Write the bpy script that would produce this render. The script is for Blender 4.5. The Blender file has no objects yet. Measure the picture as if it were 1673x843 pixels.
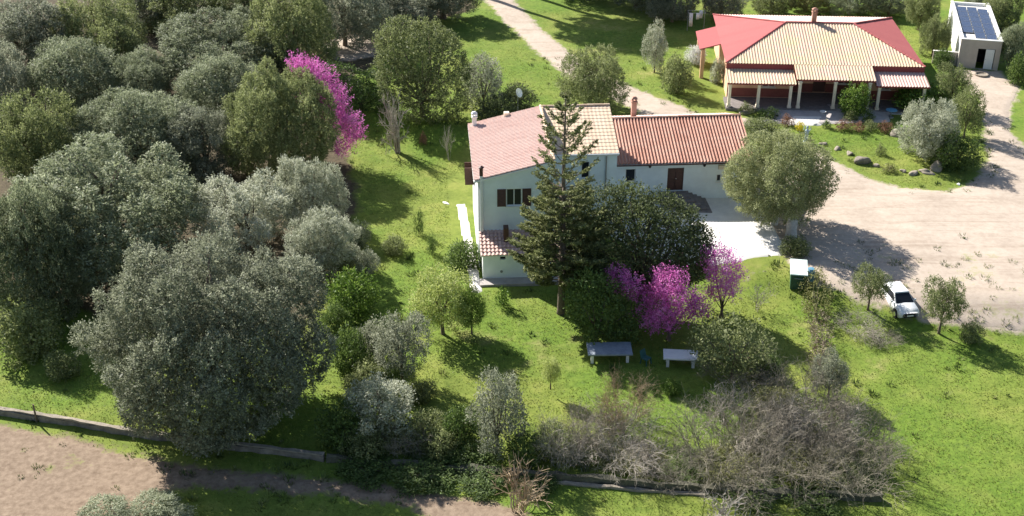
import bpy, bmesh, math
import numpy as np
from mathutils import Vector, Matrix

# ------------------------------------------------------------------ camera, sky, sun, exposure
SC = bpy.context.scene
COL = SC.collection
PITCH = math.radians(28.0); FPX = 2040.0; HC = 43.4; CX, CY = 836.5, 421.5
cam_d = bpy.data.cameras.new('camera'); cam = bpy.data.objects.new('camera', cam_d); COL.objects.link(cam)
cam.location = (0, 0, HC); cam.rotation_euler = (math.radians(90) - PITCH, 0, 0)
cam_d.sensor_width = 36.0; cam_d.lens = FPX / 1673.0 * 36.0
cam_d.clip_start = 0.5; cam_d.clip_end = 4000
SC.camera = cam

SUN_EL = math.radians(35.0)
SUN_DIR = Vector((0.67, -0.74, 0)).normalized() * math.cos(SUN_EL) + Vector((0, 0, -math.sin(SUN_EL)))
world = bpy.data.worlds.new('World'); SC.world = world; world.use_nodes = True
wn = world.node_tree; bg = wn.nodes['Background']
sky = wn.nodes.new('ShaderNodeTexSky'); sky.sky_type = 'NISHITA'; sky.sun_disc = False
sky.sun_elevation = SUN_EL; sky.sun_rotation = math.atan2(-SUN_DIR.x, -SUN_DIR.y)
wn.links.new(sky.outputs[0], bg.inputs[0]); bg.inputs[1].default_value = 0.066
sun_d = bpy.data.lights.new('sun', 'SUN'); sun_d.energy = 5.0; sun_d.angle = math.radians(0.53); sun_d.color = (1.0, 0.955, 0.88)
sun = bpy.data.objects.new('sun', sun_d); COL.objects.link(sun)
sun.rotation_euler = SUN_DIR.to_track_quat('-Z', 'Y').to_euler(); sun.location = (-40, 160, 90)
SC.view_settings.view_transform = 'Standard'; SC.view_settings.look = 'None'
SC.view_settings.exposure = 1.15; SC.view_settings.gamma = 1.0
SC.view_settings.use_curve_mapping = False
SC.cycles.max_bounces = 5; SC.cycles.diffuse_bounces = 3; SC.cycles.transmission_bounces = 4; SC.cycles.transparent_max_bounces = 6
SC.cycles.use_denoising = True

# ------------------------------------------------------------------ terrain and pixel helpers
rng = np.random.default_rng(7)
def sstep(t):
    t = np.clip(t, 0, 1); return t * t * (3 - 2 * t)
_bx = np.array([-400, -60, -12, -4, 3, 8, 14, 20, 27, 40, 60, 400.0])
_by = np.array([112, 110, 104, 98, 88, 81, 78, 73.0, 70, 69, 69, 69])
def H(x, y):
    x = np.asarray(x, float); y = np.asarray(y, float)
    z = 1.2 * sstep((y - np.interp(x, _bx, _by)) / 5.0)
    z = z + 0.07 * np.sin(x * .31 + 1.3) * np.sin(y * .27 + .4) + 0.04 * np.sin(x * .83 + y * .41) * np.sin(y * .71 - x * .2)
    return z
_s, _c = math.sin(PITCH), math.cos(PITCH)
def at(px, py, z=0.0):
    u = (px - CX) / FPX; v = (py - CY) / FPX
    t = (z - HC) / (-_s - v * _c)
    return Vector((u * t, (_c - v * _s) * t, z))
def G(px, py, dz=0.0):
    z = 0.0
    for _ in range(12):
        p = at(px, py, z + dz); z = .5 * z + .5 * float(H(p.x, p.y))
    p = at(px, py, z + dz); return Vector((p.x, p.y, float(H(p.x, p.y))))
def scale_at(p):
    return FPX / (p.y * _c - (p.z - HC) * _s)

# ------------------------------------------------------------------ materials
def N(nt, typ, **kw):
    n = nt.nodes.new(typ)
    for k, v in kw.items():
        if k == 'inp':
            for a, b in v.items(): n.inputs[a].default_value = b
        else: setattr(n, k, v)
    return n
def ramp(nt, fac, stops):
    r = N(nt, 'ShaderNodeValToRGB'); e = r.color_ramp.elements
    while len(e) < len(stops): e.new(0.5)
    for i, (p, col) in enumerate(stops):
        e[i].position = p; e[i].color = (*col, 1)
    nt.links.new(fac, r.inputs[0]); return r.outputs[0]
def new_mat(name):
    m = bpy.data.materials.new(name); m.use_nodes = True
    return m, m.node_tree, m.node_tree.nodes['Principled BSDF']
def objcoord(nt):
    return N(nt, 'ShaderNodeTexCoord').outputs['Object']
def plain(name, col, rough=.75, var=.18, scale=3.0, bump=.15, metal=0.0, fine=14.0, dist=.02):
    m, nt, b = new_mat(name)
    co = objcoord(nt)
    n1 = N(nt, 'ShaderNodeTexNoise', inp={'Scale': scale, 'Detail': 6.0, 'Roughness': .65}); nt.links.new(co, n1.inputs[0])
    d = tuple(max(0, c * (1 - var)) for c in col); l = tuple(min(1, c * (1 + var)) for c in col)
    nt.links.new(ramp(nt, n1.outputs[0], [(.3, d), (.7, l)]), b.inputs['Base Color'])
    b.inputs['Roughness'].default_value = rough; b.inputs['Metallic'].default_value = metal
    if bump:
        n2 = N(nt, 'ShaderNodeTexNoise', inp={'Scale': fine, 'Detail': 5.0}); nt.links.new(co, n2.inputs[0])
        bp = N(nt, 'ShaderNodeBump', inp={'Strength': bump, 'Distance': dist}); nt.links.new(n2.outputs[0], bp.inputs['Height'])
        nt.links.new(bp.outputs[0], b.inputs['Normal'])
    return m
def leafmat(name, dark, mid, light, trans=.25, rough=.6):
    m, nt, b = new_mat(name)
    at_ = N(nt, 'ShaderNodeAttribute', attribute_name='var')
    info = N(nt, 'ShaderNodeObjectInfo')
    ad = N(nt, 'ShaderNodeMath', operation='MULTIPLY_ADD', inp={1: .18, 2: -.09}); nt.links.new(info.outputs['Random'], ad.inputs[0])
    sm = N(nt, 'ShaderNodeMath', operation='ADD'); nt.links.new(at_.outputs['Fac'], sm.inputs[0]); nt.links.new(ad.outputs[0], sm.inputs[1])
    col = ramp(nt, sm.outputs[0], [(.05, dark), (.5, mid), (.95, light)])
    nt.links.new(col, b.inputs['Base Color']); b.inputs['Roughness'].default_value = rough
    b.inputs['Specular IOR Level'].default_value = .3
    tr = N(nt, 'ShaderNodeBsdfTranslucent'); nt.links.new(col, tr.inputs[0])
    mx = N(nt, 'ShaderNodeMixShader', inp={0: trans}); nt.links.new(b.outputs[0], mx.inputs[1]); nt.links.new(tr.outputs[0], mx.inputs[2])
    nt.links.new(mx.outputs[0], nt.nodes['Material Output'].inputs[0])
    return m
def tilemat(name, cols, patch=None, rough=.85):
    m, nt, b = new_mat(name)
    at_ = N(nt, 'ShaderNodeAttribute', attribute_name='var')
    col = ramp(nt, at_.outputs['Fac'], [(i / (len(cols) - 1), c) for i, c in enumerate(cols)])
    co = objcoord(nt)
    n1 = N(nt, 'ShaderNodeTexNoise', inp={'Scale': .55, 'Detail': 7.0, 'Roughness': .7}); nt.links.new(co, n1.inputs[0])
    if patch:
        f = ramp(nt, n1.outputs[0], [(.42, (0, 0, 0)), (.66, (1, 1, 1))])
        mx = N(nt, 'ShaderNodeMix', data_type='RGBA'); nt.links.new(f, mx.inputs[0]); nt.links.new(col, mx.inputs[6]); mx.inputs[7].default_value = (*patch, 1)
        col = mx.outputs[2]
    n2 = N(nt, 'ShaderNodeTexNoise', inp={'Scale': 9.0, 'Detail': 4.0}); nt.links.new(co, n2.inputs[0])
    f2 = ramp(nt, n2.outputs[0], [(.3, (.86, .86, .86)), (.7, (1.05, 1.05, 1.05))])
    m2 = N(nt, 'ShaderNodeMix', data_type='RGBA', blend_type='MULTIPLY', inp={0: 1.0}); nt.links.new(col, m2.inputs[6]); nt.links.new(f2, m2.inputs[7])
    nt.links.new(m2.outputs[2], b.inputs['Base Color']); b.inputs['Roughness'].default_value = rough
    return m

def ground_material():
    m, nt, b = new_mat('ground_soil_and_grass'); L = nt.links.new
    co = objcoord(nt)
    sd = N(nt, 'ShaderNodeAttribute', attribute_name='sd').outputs['Fac']
    dry = N(nt, 'ShaderNodeAttribute', attribute_name='dry').outputs['Fac']
    def noise(s, d=6.0, r=.6):
        n = N(nt, 'ShaderNodeTexNoise', inp={'Scale': s, 'Detail': d, 'Roughness': r}); L(co, n.inputs[0]); return n.outputs[0]
    def math_(op, a, b_, c=None):
        n = N(nt, 'ShaderNodeMath', operation=op)
        for i, q in enumerate((a, b_, c)):
            if q is None: continue
            if isinstance(q, (int, float)): n.inputs[i].default_value = q
            else: L(q, n.inputs[i])
        return n.outputs[0]
    def mix(f, a, b_):
        n = N(nt, 'ShaderNodeMix', data_type='RGBA')
        L(f, n.inputs[0])
        for i, q in ((6, a), (7, b_)):
            if isinstance(q, tuple): n.inputs[i].default_value = (*q, 1)
            else: L(q, n.inputs[i])
        return n.outputs[2]
    big = noise(.09, 4); midn = noise(.45, 6, .65); fine = noise(2.6, 6, .7); vf = noise(11, 4, .7)
    g1 = ramp(nt, midn, [(.33, (.085, .13, .022)), (.5, (.175, .225, .042)), (.66, (.29, .295, .08))])
    g2 = ramp(nt, fine, [(.3, (.095, .13, .022)), (.7, (.25, .28, .06))])
    gr = mix(math_('MULTIPLY', vf, .9), g1, g2)
    gr = mix(ramp(nt, big, [(.42, (0, 0, 0)), (.58, (.8, .8, .8))]), gr, ramp(nt, fine, [(.3, (.055, .115, .016)), (.7, (.16, .25, .032))]))
    weed = noise(.9, 5, .7)
    gr = mix(ramp(nt, weed, [(.6, (0, 0, 0)), (.72, (.7, .7, .7))]), gr, (.075, .12, .03))
    dryc = ramp(nt, fine, [(.3, (.26, .21, .09)), (.7, (.46, .40, .20))])
    dm = math_('ADD', dry, math_('MULTIPLY_ADD', midn, 1.6, -1.02))
    gr = mix(ramp(nt, dm, [(.25, (0, 0, 0)), (.85, (.85, .85, .85))]), gr, dryc)
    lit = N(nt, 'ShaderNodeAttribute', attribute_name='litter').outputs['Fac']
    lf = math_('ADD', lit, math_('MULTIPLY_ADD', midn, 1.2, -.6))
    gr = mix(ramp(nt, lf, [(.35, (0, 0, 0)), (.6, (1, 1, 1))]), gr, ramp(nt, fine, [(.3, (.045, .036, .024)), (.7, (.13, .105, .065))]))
    d1 = ramp(nt, midn, [(.3, (.37, .30, .24)), (.7, (.53, .445, .365))])
    d2 = ramp(nt, fine, [(.3, (.32, .26, .21)), (.7, (.56, .475, .395))])
    dirt = mix(math_('MULTIPLY', vf, .8), d1, d2)
    mp = N(nt, 'ShaderNodeMapping'); mp.inputs['Rotation'].default_value = (0, 0, .45); mp.inputs['Scale'].default_value = (.12, 1.3, 1); L(co, mp.inputs[0])
    stn = N(nt, 'ShaderNodeTexNoise', inp={'Scale': 1.0, 'Detail': 5.0, 'Roughness': .65, 'Distortion': .6}); L(mp.outputs[0], stn.inputs[0])
    dirt = mix(ramp(nt, stn.outputs[0], [(.5, (0, 0, 0)), (.68, (.55, .55, .55))]), dirt, ramp(nt, fine, [(.3, (.22, .165, .12)), (.7, (.36, .285, .22))]))
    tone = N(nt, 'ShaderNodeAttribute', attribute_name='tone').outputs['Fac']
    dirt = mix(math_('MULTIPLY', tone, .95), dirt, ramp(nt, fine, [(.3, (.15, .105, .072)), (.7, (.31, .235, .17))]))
    # dirt where sd < 0, ragged by noise
    e = math_('ADD', sd, math_('MULTIPLY_ADD', fine, 1.5, -.75)); e = math_('ADD', e, math_('MULTIPLY_ADD', midn, 2.4, -1.2))
    f = ramp(nt, math_('MULTIPLY_ADD', e, .5, .5), [(.34, (1, 1, 1)), (.62, (0, 0, 0))])
    L(mix(f, gr, dirt), b.inputs['Base Color']); b.inputs['Roughness'].default_value = .95
    b.inputs['Specular IOR Level'].default_value = .15
    hgt = math_('ADD', math_('MULTIPLY', fine, .6), math_('MULTIPLY', vf, .5))
    bp = N(nt, 'ShaderNodeBump', inp={'Strength': .7, 'Distance': .05}); L(hgt, bp.inputs['Height']); L(bp.outputs[0], b.inputs['Normal'])
    return m

M = {}
M['ground'] = ground_material()
M['concrete'] = plain('pale_concrete', (.72, .69, .64), .9, .12, 1.2, .2)
M['paving'] = plain('grey_paving', (.42, .38, .36), .9, .2, 1.6, .25)
M['house_wall'] = plain('pale_mint_plaster', (.81, .88, .89), .9, .08, .9, .15)
M['white_wall'] = plain('white_plaster', (.80, .80, .77), .9, .07, 1.1, .12)
M['orange_wall'] = plain('apricot_plaster', (.72, .44, .28), .9, .10, 1.2, .12)
M['cream_trim'] = plain('cream_plaster', (.76, .66, .52), .85, .1, 2, .1)
M['dado'] = plain('dark_red_dado', (.22, .065, .05), .8, .15, 2, .1)
M['grey_wall'] = plain('beige_grey_plaster', (.50, .43, .37), .9, .12, 1.3, .15)
M['brown_wood'] = plain('dark_brown_wood', (.085, .035, .026), .55, .3, 6, .2)
M['dark'] = plain('unlit_interior', (.018, .017, .018), .8, .3, 2, 0)  # near-black colour stands for the darkness of unlit rooms
M['white_paint'] = plain('white_paint', (.78, .78, .76), .5, .06, 4, .03)
M['metal_grey'] = plain('grey_metal', (.30, .31, .32), .45, .15, 6, .05, .6)
M['step'] = plain('dark_step_stone', (.20, .175, .165), .9, .25, 3, .3)
M['shaded_stone'] = plain('shade_darkened_stone', (.10, .095, .065), .95, .5, 1.8, .8, 0, 6, .08)  # darker copy of the wall stone, with shade put into its colour
M['stone'] = plain('weathered_stone', (.21, .18, .15), .95, .4, 1.8, .8, 0, 6, .08)
M['coping'] = plain('pale_coping', (.28, .24, .19), .95, .25, 2.5, .5, 0, 8, .05)
M['red_roof'] = tilemat('salmon_red_sheeting', [(.36, .08, .08), (.39, .092, .09), (.42, .105, .10)])
M['red_fascia'] = plain('dark_red_fascia', (.26, .05, .045), .7, .15, 3, .05)
M['tile_a'] = tilemat('pink_roof_tiles', [(.52, .315, .265), (.60, .40, .345), (.67, .47, .41)], (.63, .45, .39))
M['tile_b'] = tilemat('cream_roof_tiles', [(.56, .37, .25), (.68, .50, .36), (.76, .60, .45)], (.70, .54, .37))
M['tile_c'] = tilemat('red_brown_barrel_tiles', [(.33, .15, .105), (.46, .235, .17), (.60, .37, .28)], (.54, .32, .245))
M['tile_far'] = tilemat('lichen_cream_tiles', [(.50, .335, .25), (.60, .42, .32), (.68, .50, .39)], (.57, .475, .275))
M['pane'], _nt, _b = new_mat('dark_window_glass'); _b.inputs['Base Color'].default_value = (.02, .024, .032, 1); _b.inputs['Roughness'].default_value = .2; _b.inputs['Specular IOR Level'].default_value = .25
M['solar'], _nt, _b = new_mat('blue_solar_glass'); _b.inputs['Base Color'].default_value = (.035, .055, .11, 1); _b.inputs['Roughness'].default_value = .18
_br = N(_nt, 'ShaderNodeTexBrick', inp={'Scale': 6.0, 'Mortar Size': .012, 'Color1': (.035, .055, .11, 1), 'Color2': (.045, .065, .125, 1), 'Mortar': (.16, .18, .22, 1)}); _br.offset = 0
_nt.links.new(objcoord(_nt), _br.inputs[0]); _nt.links.new(_br.outputs[0], _b.inputs['Base Color'])
M['bark'] = plain('grey_brown_bark', (.15, .115, .085), .95, .4, 5, .7, 0, 16, .04)
M['bark_pale'] = plain('whitewashed_bark', (.52, .50, .46), .95, .25, 4, .6, 0, 14, .04)
M['twig'] = plain('dry_grey_twigs', (.215, .19, .145), .95, .35, 2.5, .2)
M['twig_pink'] = plain('pinkish_dry_twigs', (.34, .25, .16), .95, .3, 2.5, .2)
M['twig_pale'] = plain('pale_bleached_twigs', (.36, .32, .27), .95, .3, 2.5, .2)
M['olive'] = leafmat('olive_leaf', (.095, .115, .062), (.25, .282, .165), (.45, .48, .33), .45)
M['olive_grey'] = leafmat('grey_olive_leaf', (.10, .112, .075), (.26, .278, .19), (.46, .475, .36), .45)
M['olive_green'] = leafmat('greener_olive_leaf', (.085, .108, .04), (.205, .238, .095), (.38, .41, .19), .45)
M['silver'] = leafmat('silvery_leaf', (.17, .19, .12), (.40, .42, .30), (.66, .67, .55), .4)
M['green'] = leafmat('green_leaf', (.04, .068, .022), (.095, .15, .036), (.20, .27, .07), .35)
M['bright'] = leafmat('bright_green_leaf', (.05, .10, .018), (.12, .20, .032), (.26, .35, .07), .35)
M['lime'] = leafmat('pale_lime_leaf', (.20, .25, .06), (.42, .48, .14), (.62, .66, .30), .4)
M['darkgreen'] = leafmat('dark_glossy_leaf', (.045, .058, .027), (.095, .12, .046), (.18, .21, .085), .3, .75)
M['araucaria'] = leafmat('conifer_needle', (.09, .108, .042), (.21, .232, .09), (.37, .385, .17), .38)
M['round'] = leafmat('fine_sage_leaf', (.12, .145, .06), (.28, .305, .14), (.46, .48, .25), .4)
M['magenta'] = leafmat('magenta_blossom', (.40, .09, .27), (.77, .20, .60), (.89, .46, .78), .45)
M['yellow'] = leafmat('yellow_leaf', (.42, .34, .02), (.66, .55, .03), (.80, .72, .08), .3)
M['white_flower'] = leafmat('white_blossom', (.45, .45, .42), (.70, .70, .68), (.85, .85, .83), .3)
M['rust'] = leafmat('russet_leaf', (.12, .06, .04), (.25, .13, .08), (.38, .22, .14), .25)
M['drygreen'] = leafmat('dry_yellow_green_leaf', (.12, .12, .045), (.25, .255, .09), (.38, .385, .16), .35)
M['weed'] = leafmat('coarse_weed', (.05, .085, .02), (.13, .18, .04), (.32, .31, .13), .3)
M['withered'] = leafmat('withered_stem', (.14, .11, .07), (.27, .22, .15), (.40, .35, .25), .2)
M['grass'] = leafmat('grass_blade', (.10, .145, .024), (.195, .24, .044), (.32, .335, .095), .35)
M['car_paint'], _nt, _b = new_mat('white_car_paint'); _b.inputs['Base Color'].default_value = (.78, .79, .80, 1); _b.inputs['Roughness'].default_value = .25; _b.inputs['Coat Weight'].default_value = .6
M['rubber'] = plain('black_rubber', (.02, .02, .02), .85, .2, 5, .1)
M['chrome'], _nt, _b = new_mat('bright_metal'); _b.inputs['Base Color'].default_value = (.7, .7, .7, 1); _b.inputs['Metallic'].default_value = 1; _b.inputs['Roughness'].default_value = .3
M['lamp_glass'], _nt, _b = new_mat('headlight_glass'); _b.inputs['Base Color'].default_value = (.55, .58, .62, 1); _b.inputs['Roughness'].default_value = .1
M['green_paint'] = plain('dark_green_paint', (.02, .075, .055), .5, .2, 4, .1)
M['mint'] = plain('pale_mint_lid', (.62, .74, .70), .6, .08, 3, .05)
M['blue'] = plain('faded_blue_plastic', (.10, .25, .36), .6, .25, 3, .1)
M['bluegrey'] = plain('blue_grey_paint', (.36, .44, .48), .7, .2, 4, .2)
M['table_blue'] = plain('grey_blue_table_top', (.24, .275, .33), .7, .2, 3, .1)
M['cloth'] = plain('white_cloth', (.80, .80, .82), .9, .05, 3, .1)
M['teal'] = plain('teal_plastic', (.03, .11, .10), .6, .2, 3, .1)

# ------------------------------------------------------------------ object helpers
def link(o, parent=None):
    COL.objects.link(o)
    if parent is not None: o.parent = parent
    return o
def tag(o, label=None, cat=None, group=None, kind=None):
    if label: o['label'] = label
    if cat: o['category'] = cat
    if group: o['group'] = group
    if kind: o['kind'] = kind
    return o
def empty(name, loc, rz=0, scale=None):
    o = bpy.data.objects.new(name, None); link(o); o.location = loc; o.rotation_euler = (0, 0, rz)
    o.empty_display_size = .3
    if scale: o.scale = scale
    return o
class MB:
    def __init__(self): self.v = []; self.f = []; self.var = None
    def add(self, vs, fs):
        k = len(self.v); self.v += [tuple(p) for p in vs]; self.f += [tuple(i + k for i in f) for f in fs]; return self
    def box(self, x0, x1, y0, y1, z0, z1):
        return self.hexa([(x0, y0, z0), (x1, y0, z0), (x1, y1, z0), (x0, y1, z0)], [(x0, y0, z1), (x1, y0, z1), (x1, y1, z1), (x0, y1, z1)])
    def hexa(self, b, t):
        return self.add(list(b) + list(t), [(3, 2, 1, 0), (4, 5, 6, 7), (0, 1, 5, 4), (1, 2, 6, 5), (2, 3, 7, 6), (3, 0, 4, 7)])
    def bevbox(self, x0, x1, y0, y1, z0, z1, e):
        a = [(x0, y0, z0), (x1, y0, z0), (x1, y1, z0), (x0, y1, z0)]; b = [(p[0], p[1], z1 - e) for p in a]
        c = [(x0 + e, y0 + e, z1), (x1 - e, y0 + e, z1), (x1 - e, y1 - e, z1), (x0 + e, y1 - e, z1)]
        return self.add(a + b + c, [(3, 2, 1, 0), (8, 9, 10, 11)] + [(i, (i + 1) % 4, (i + 1) % 4 + 4, i + 4) for i in range(4)] + [(i + 4, (i + 1) % 4 + 4, (i + 1) % 4 + 8, i + 8) for i in range(4)])
    def prism(self, poly, axis, a, b):
        def P(p, t): return (t, p[0], p[1]) if axis == 'x' else ((p[0], t, p[1]) if axis == 'y' else (p[0], p[1], t))
        n = len(poly); vs = [P(p, a) for p in poly] + [P(p, b) for p in poly]
        return self.add(vs, [tuple(range(n - 1, -1, -1)), tuple(range(n, 2 * n))] + [(i, (i + 1) % n, (i + 1) % n + n, i + n) for i in range(n)])
    def tube(self, pts, rads, n=8, cap=True):
        pts = [Vector(p) for p in pts]; k = len(pts); vs = []
        for i, p in enumerate(pts):
            d = (pts[min(i + 1, k - 1)] - pts[max(i - 1, 0)]).normalized()
            a = d.orthogonal().normalized() if abs(d.z) < .9 else Vector((1, 0, 0)); a = (a - d * a.dot(d)).normalized(); b = d.cross(a)
            for j in range(n):
                t = 2 * math.pi * j / n; vs.append(p + (a * math.cos(t) + b * math.sin(t)) * rads[i])
        fs = [(i * n + j, i * n + (j + 1) % n, (i + 1) * n + (j + 1) % n, (i + 1) * n + j) for i in range(k - 1) for j in range(n)]
        if cap: fs += [tuple(range(n - 1, -1, -1)), tuple(range((k - 1) * n, k * n))]
        return self.add(vs, fs)
    def lathe(self, prof, cx=0, cy=0, n=12):
        vs = []
        for r, z in prof:
            for j in range(n):
                t = 2 * math.pi * j / n; vs.append((cx + r * math.cos(t), cy + r * math.sin(t), z))
        k = len(prof)
        fs = [(i * n + j, i * n + (j + 1) % n, (i + 1) * n + (j + 1) % n, (i + 1) * n + j) for i in range(k - 1) for j in range(n)]
        fs += [tuple(range(n - 1, -1, -1)), tuple(range((k - 1) * n, k * n))]
        return self.add(vs, fs)
    def mesh(self, name, mat, smooth=False):
        me = bpy.data.meshes.new(name); me.from_pydata(self.v, [], self.f); me.materials.append(mat)
        if smooth: me.polygons.foreach_set('use_smooth', [True] * len(me.polygons))
        me.update(); return me
    def build(self, name, mat, parent=None, smooth=False):
        o = bpy.data.objects.new(name, self.mesh(name, mat, smooth)); return link(o, parent)
def np_mesh(name, V, F, mat, var=None, smooth=False, attrs=None):
    """V (n,3), F (m,k) all faces same size"""
    me = bpy.data.meshes.new(name); V = np.asarray(V, np.float32); F = np.asarray(F, np.int32); m, k = F.shape
    me.vertices.add(len(V)); me.vertices.foreach_set('co', V.ravel())
    me.loops.add(m * k); me.loops.foreach_set('vertex_index', F.ravel())
    me.polygons.add(m); me.polygons.foreach_set('loop_start', np.arange(0, m * k, k, dtype=np.int32))
    me.polygons.foreach_set('loop_total', np.full(m, k, np.int32))
    me.polygons.foreach_set('use_smooth', np.full(m, bool(smooth)))
    at_ = dict(attrs or {})
    if var is not None: at_['var'] = var
    for a, val in at_.items():
        l = me.attributes.new(a, 'FLOAT', 'POINT'); l.data.foreach_set('value', np.asarray(val, np.float32))
    me.materials.append(mat); me.update(calc_edges=True); return me
def unit(v): return v / np.maximum(np.linalg.norm(v, axis=-1, keepdims=True), 1e-6)

# ------------------------------------------------------------------ ground with dirt mask
def sdpoly(x, y, P):
    P = np.asarray(P); d = np.full(x.shape, 1e9); ins = np.zeros(x.shape, bool)
    for i in range(len(P)):
        a = P[i]; b = P[(i + 1) % len(P)]; e = b - a; w0 = x - a[0]; w1 = y - a[1]
        t = np.clip((w0 * e[0] + w1 * e[1]) / max(e @ e, 1e-9), 0, 1)
        d = np.minimum(d, (w0 - e[0] * t) ** 2 + (w1 - e[1] * t) ** 2)
        cnd = ((a[1] <= y) & (b[1] > y)) | ((b[1] <= y) & (a[1] > y))
        xi = a[0] + (y - a[1]) / (e[1] if abs(e[1]) > 1e-9 else 1e-9) * e[0]
        ins ^= cnd & (x < xi)
    return np.where(ins, -1, 1) * np.sqrt(d)
def gpoly(px): return np.array([[p.x, p.y] for p in (G(*q) for q in px)])
POLY = {
 'dirt_track': gpoly([(-60, 684), (40, 700), (140, 722), (215, 744), (330, 762), (480, 778), (620, 792), (740, 808), (830, 830), (900, 860), (860, 900), (720, 850), (640, 822), (540, 812), (420, 800), (330, 792), (290, 800), (250, 838), (200, 900), (-80, 900)]),
 'gravel_road': gpoly([(770, -20), (812, 22), (852, 62), (888, 95), (930, 128), (985, 155), (1050, 186), (1130, 200), (1230, 206), (1226, 192), (1140, 184), (1095, 166), (1045, 148), (1000, 128), (948, 100), (908, 66), (876, 38), (842, 4), (826, -20)]),
 'driveway': gpoly([(1290, 432), (1262, 400), (1240, 350), (1230, 300), (1240, 262), (1330, 240), (1365, 262), (1410, 288), (1470, 306), (1545, 312), (1595, 296), (1612, 262), (1612, 215), (1598, 165), (1572, 128), (1556, 113), (1634, 116), (1668, 146), (1652, 176), (1650, 215), (1700, 262), (1800, 330), (1800, 552), (1673, 545), (1600, 535), (1520, 524), (1455, 508), (1390, 490), (1330, 462)]),
 'garden_path': gpoly([(1205, 462), (1216, 446), (1246, 434), (1262, 440), (1236, 446), (1218, 466)]),
 'rut_path': gpoly([(1154, 118), (1168, 142), (1184, 160), (1208, 186), (1216, 184), (1192, 158), (1176, 140), (1162, 118)]),
 'hollow': gpoly([(545, 60), (612, 55), (618, 92), (560, 100), (520, 85)]),
}
GRASSY = [(G(a, b), r, k) for a, b, r, k in [(1500, 432, 5, 5), (1450, 412, 3, 4), (1560, 452, 5, 5), (1640, 482, 4, 4), (1610, 418, 3, 3.4), (1400, 375, 1.5, 2.6), (20, 790, 1.2, 2.6), (90, 775, 2, 2.5), (60, 730, 2, 2.0), (1620, 505, 3, 3)]]
def SD(x, y):
    d = np.full(x.shape, 50.0)
    for n, P in POLY.items():
        off = {'rut_path': .5, 'garden_path': .3}.get(n, 0)
        d = np.minimum(d, sdpoly(x, y, P) + off)
    for p, r, k in GRASSY: d = np.where(d < -.2, np.minimum(d + k * np.exp(-((x - p.x) ** 2 + (y - p.y) ** 2) / (r * r)), -.5), d)
    return np.clip(d, -4, 4)
DRY = [(760, 545, 3.2, .55), (870, 560, 3.0, .5), (700, 440, 3, .3), (1080, 120, 5, .5), (960, 90, 5, .5), (1000, 40, 6, .45), (1560, 470, 8, .6), (1480, 430, 7, .5), (1250, 440, 2, .5), (1310, 540, 2.2, .5), (920, 600, 2.2, .5), (835, 608, 1.1, .75), (862, 594, 1.1, .75), (890, 580, 1.1, .75), (918, 566, 1.2, .7), (945, 556, 1.2, .6), (760, 640, 2, .5), (1130, 660, 2.5, .4), (1600, 640, 4, .35), (1430, 600, 2.5, .45),
       (1420, 525, 3, .35), (1140, 140, 3, .35), (60, 745, 3, .3), (600, 430, 3, .3), (1480, 690, 4, .3), (1000, 690, 4, .4)]
DRYP = [(G(a, b), r, k) for a, b, r, k in DRY]
def DRYF(x, y):
    d = np.zeros(x.shape)
    for p, r, k in DRYP: d = np.maximum(d, k * np.exp(-((x - p.x) ** 2 + (y - p.y) ** 2) / (r * r)))
    return d
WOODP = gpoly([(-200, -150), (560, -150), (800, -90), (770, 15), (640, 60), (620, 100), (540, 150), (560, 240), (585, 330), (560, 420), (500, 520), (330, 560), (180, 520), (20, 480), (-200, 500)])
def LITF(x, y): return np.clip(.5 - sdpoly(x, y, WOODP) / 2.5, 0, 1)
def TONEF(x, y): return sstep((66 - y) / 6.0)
def axis_coords(a0, a1, step, far):
    c = list(np.arange(a0, a1 + 1e-6, step)); k = step
    lo = [a0]; hi = [a1]
    while hi[-1] < far: k *= 1.6; hi.append(hi[-1] + k); lo.append(lo[-1] - k)
    return np.array(lo[:0:-1] + c + hi[1:])
gx = axis_coords(-52, 58, .5, 1500); gy = axis_coords(44, 150, .5, 1500)
XX, YY = np.meshgrid(gx, gy); ZZ = H(XX, YY)
nx, ny = len(gx), len(gy)
idx = np.arange(nx * ny).reshape(ny, nx)
F4 = np.stack([idx[:-1, :-1], idx[:-1, 1:], idx[1:, 1:], idx[1:, :-1]], -1).reshape(-1, 4)
gm = np_mesh('ground', np.stack([XX, YY, ZZ], -1).reshape(-1, 3), F4, M['ground'], smooth=True,
             attrs={'sd': SD(XX, YY).ravel(), 'dry': DRYF(XX, YY).ravel(), 'litter': LITF(XX, YY).ravel(), 'tone': TONEF(XX, YY).ravel()})
tag(link(bpy.data.objects.new('ground', gm)), kind='structure')
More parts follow.
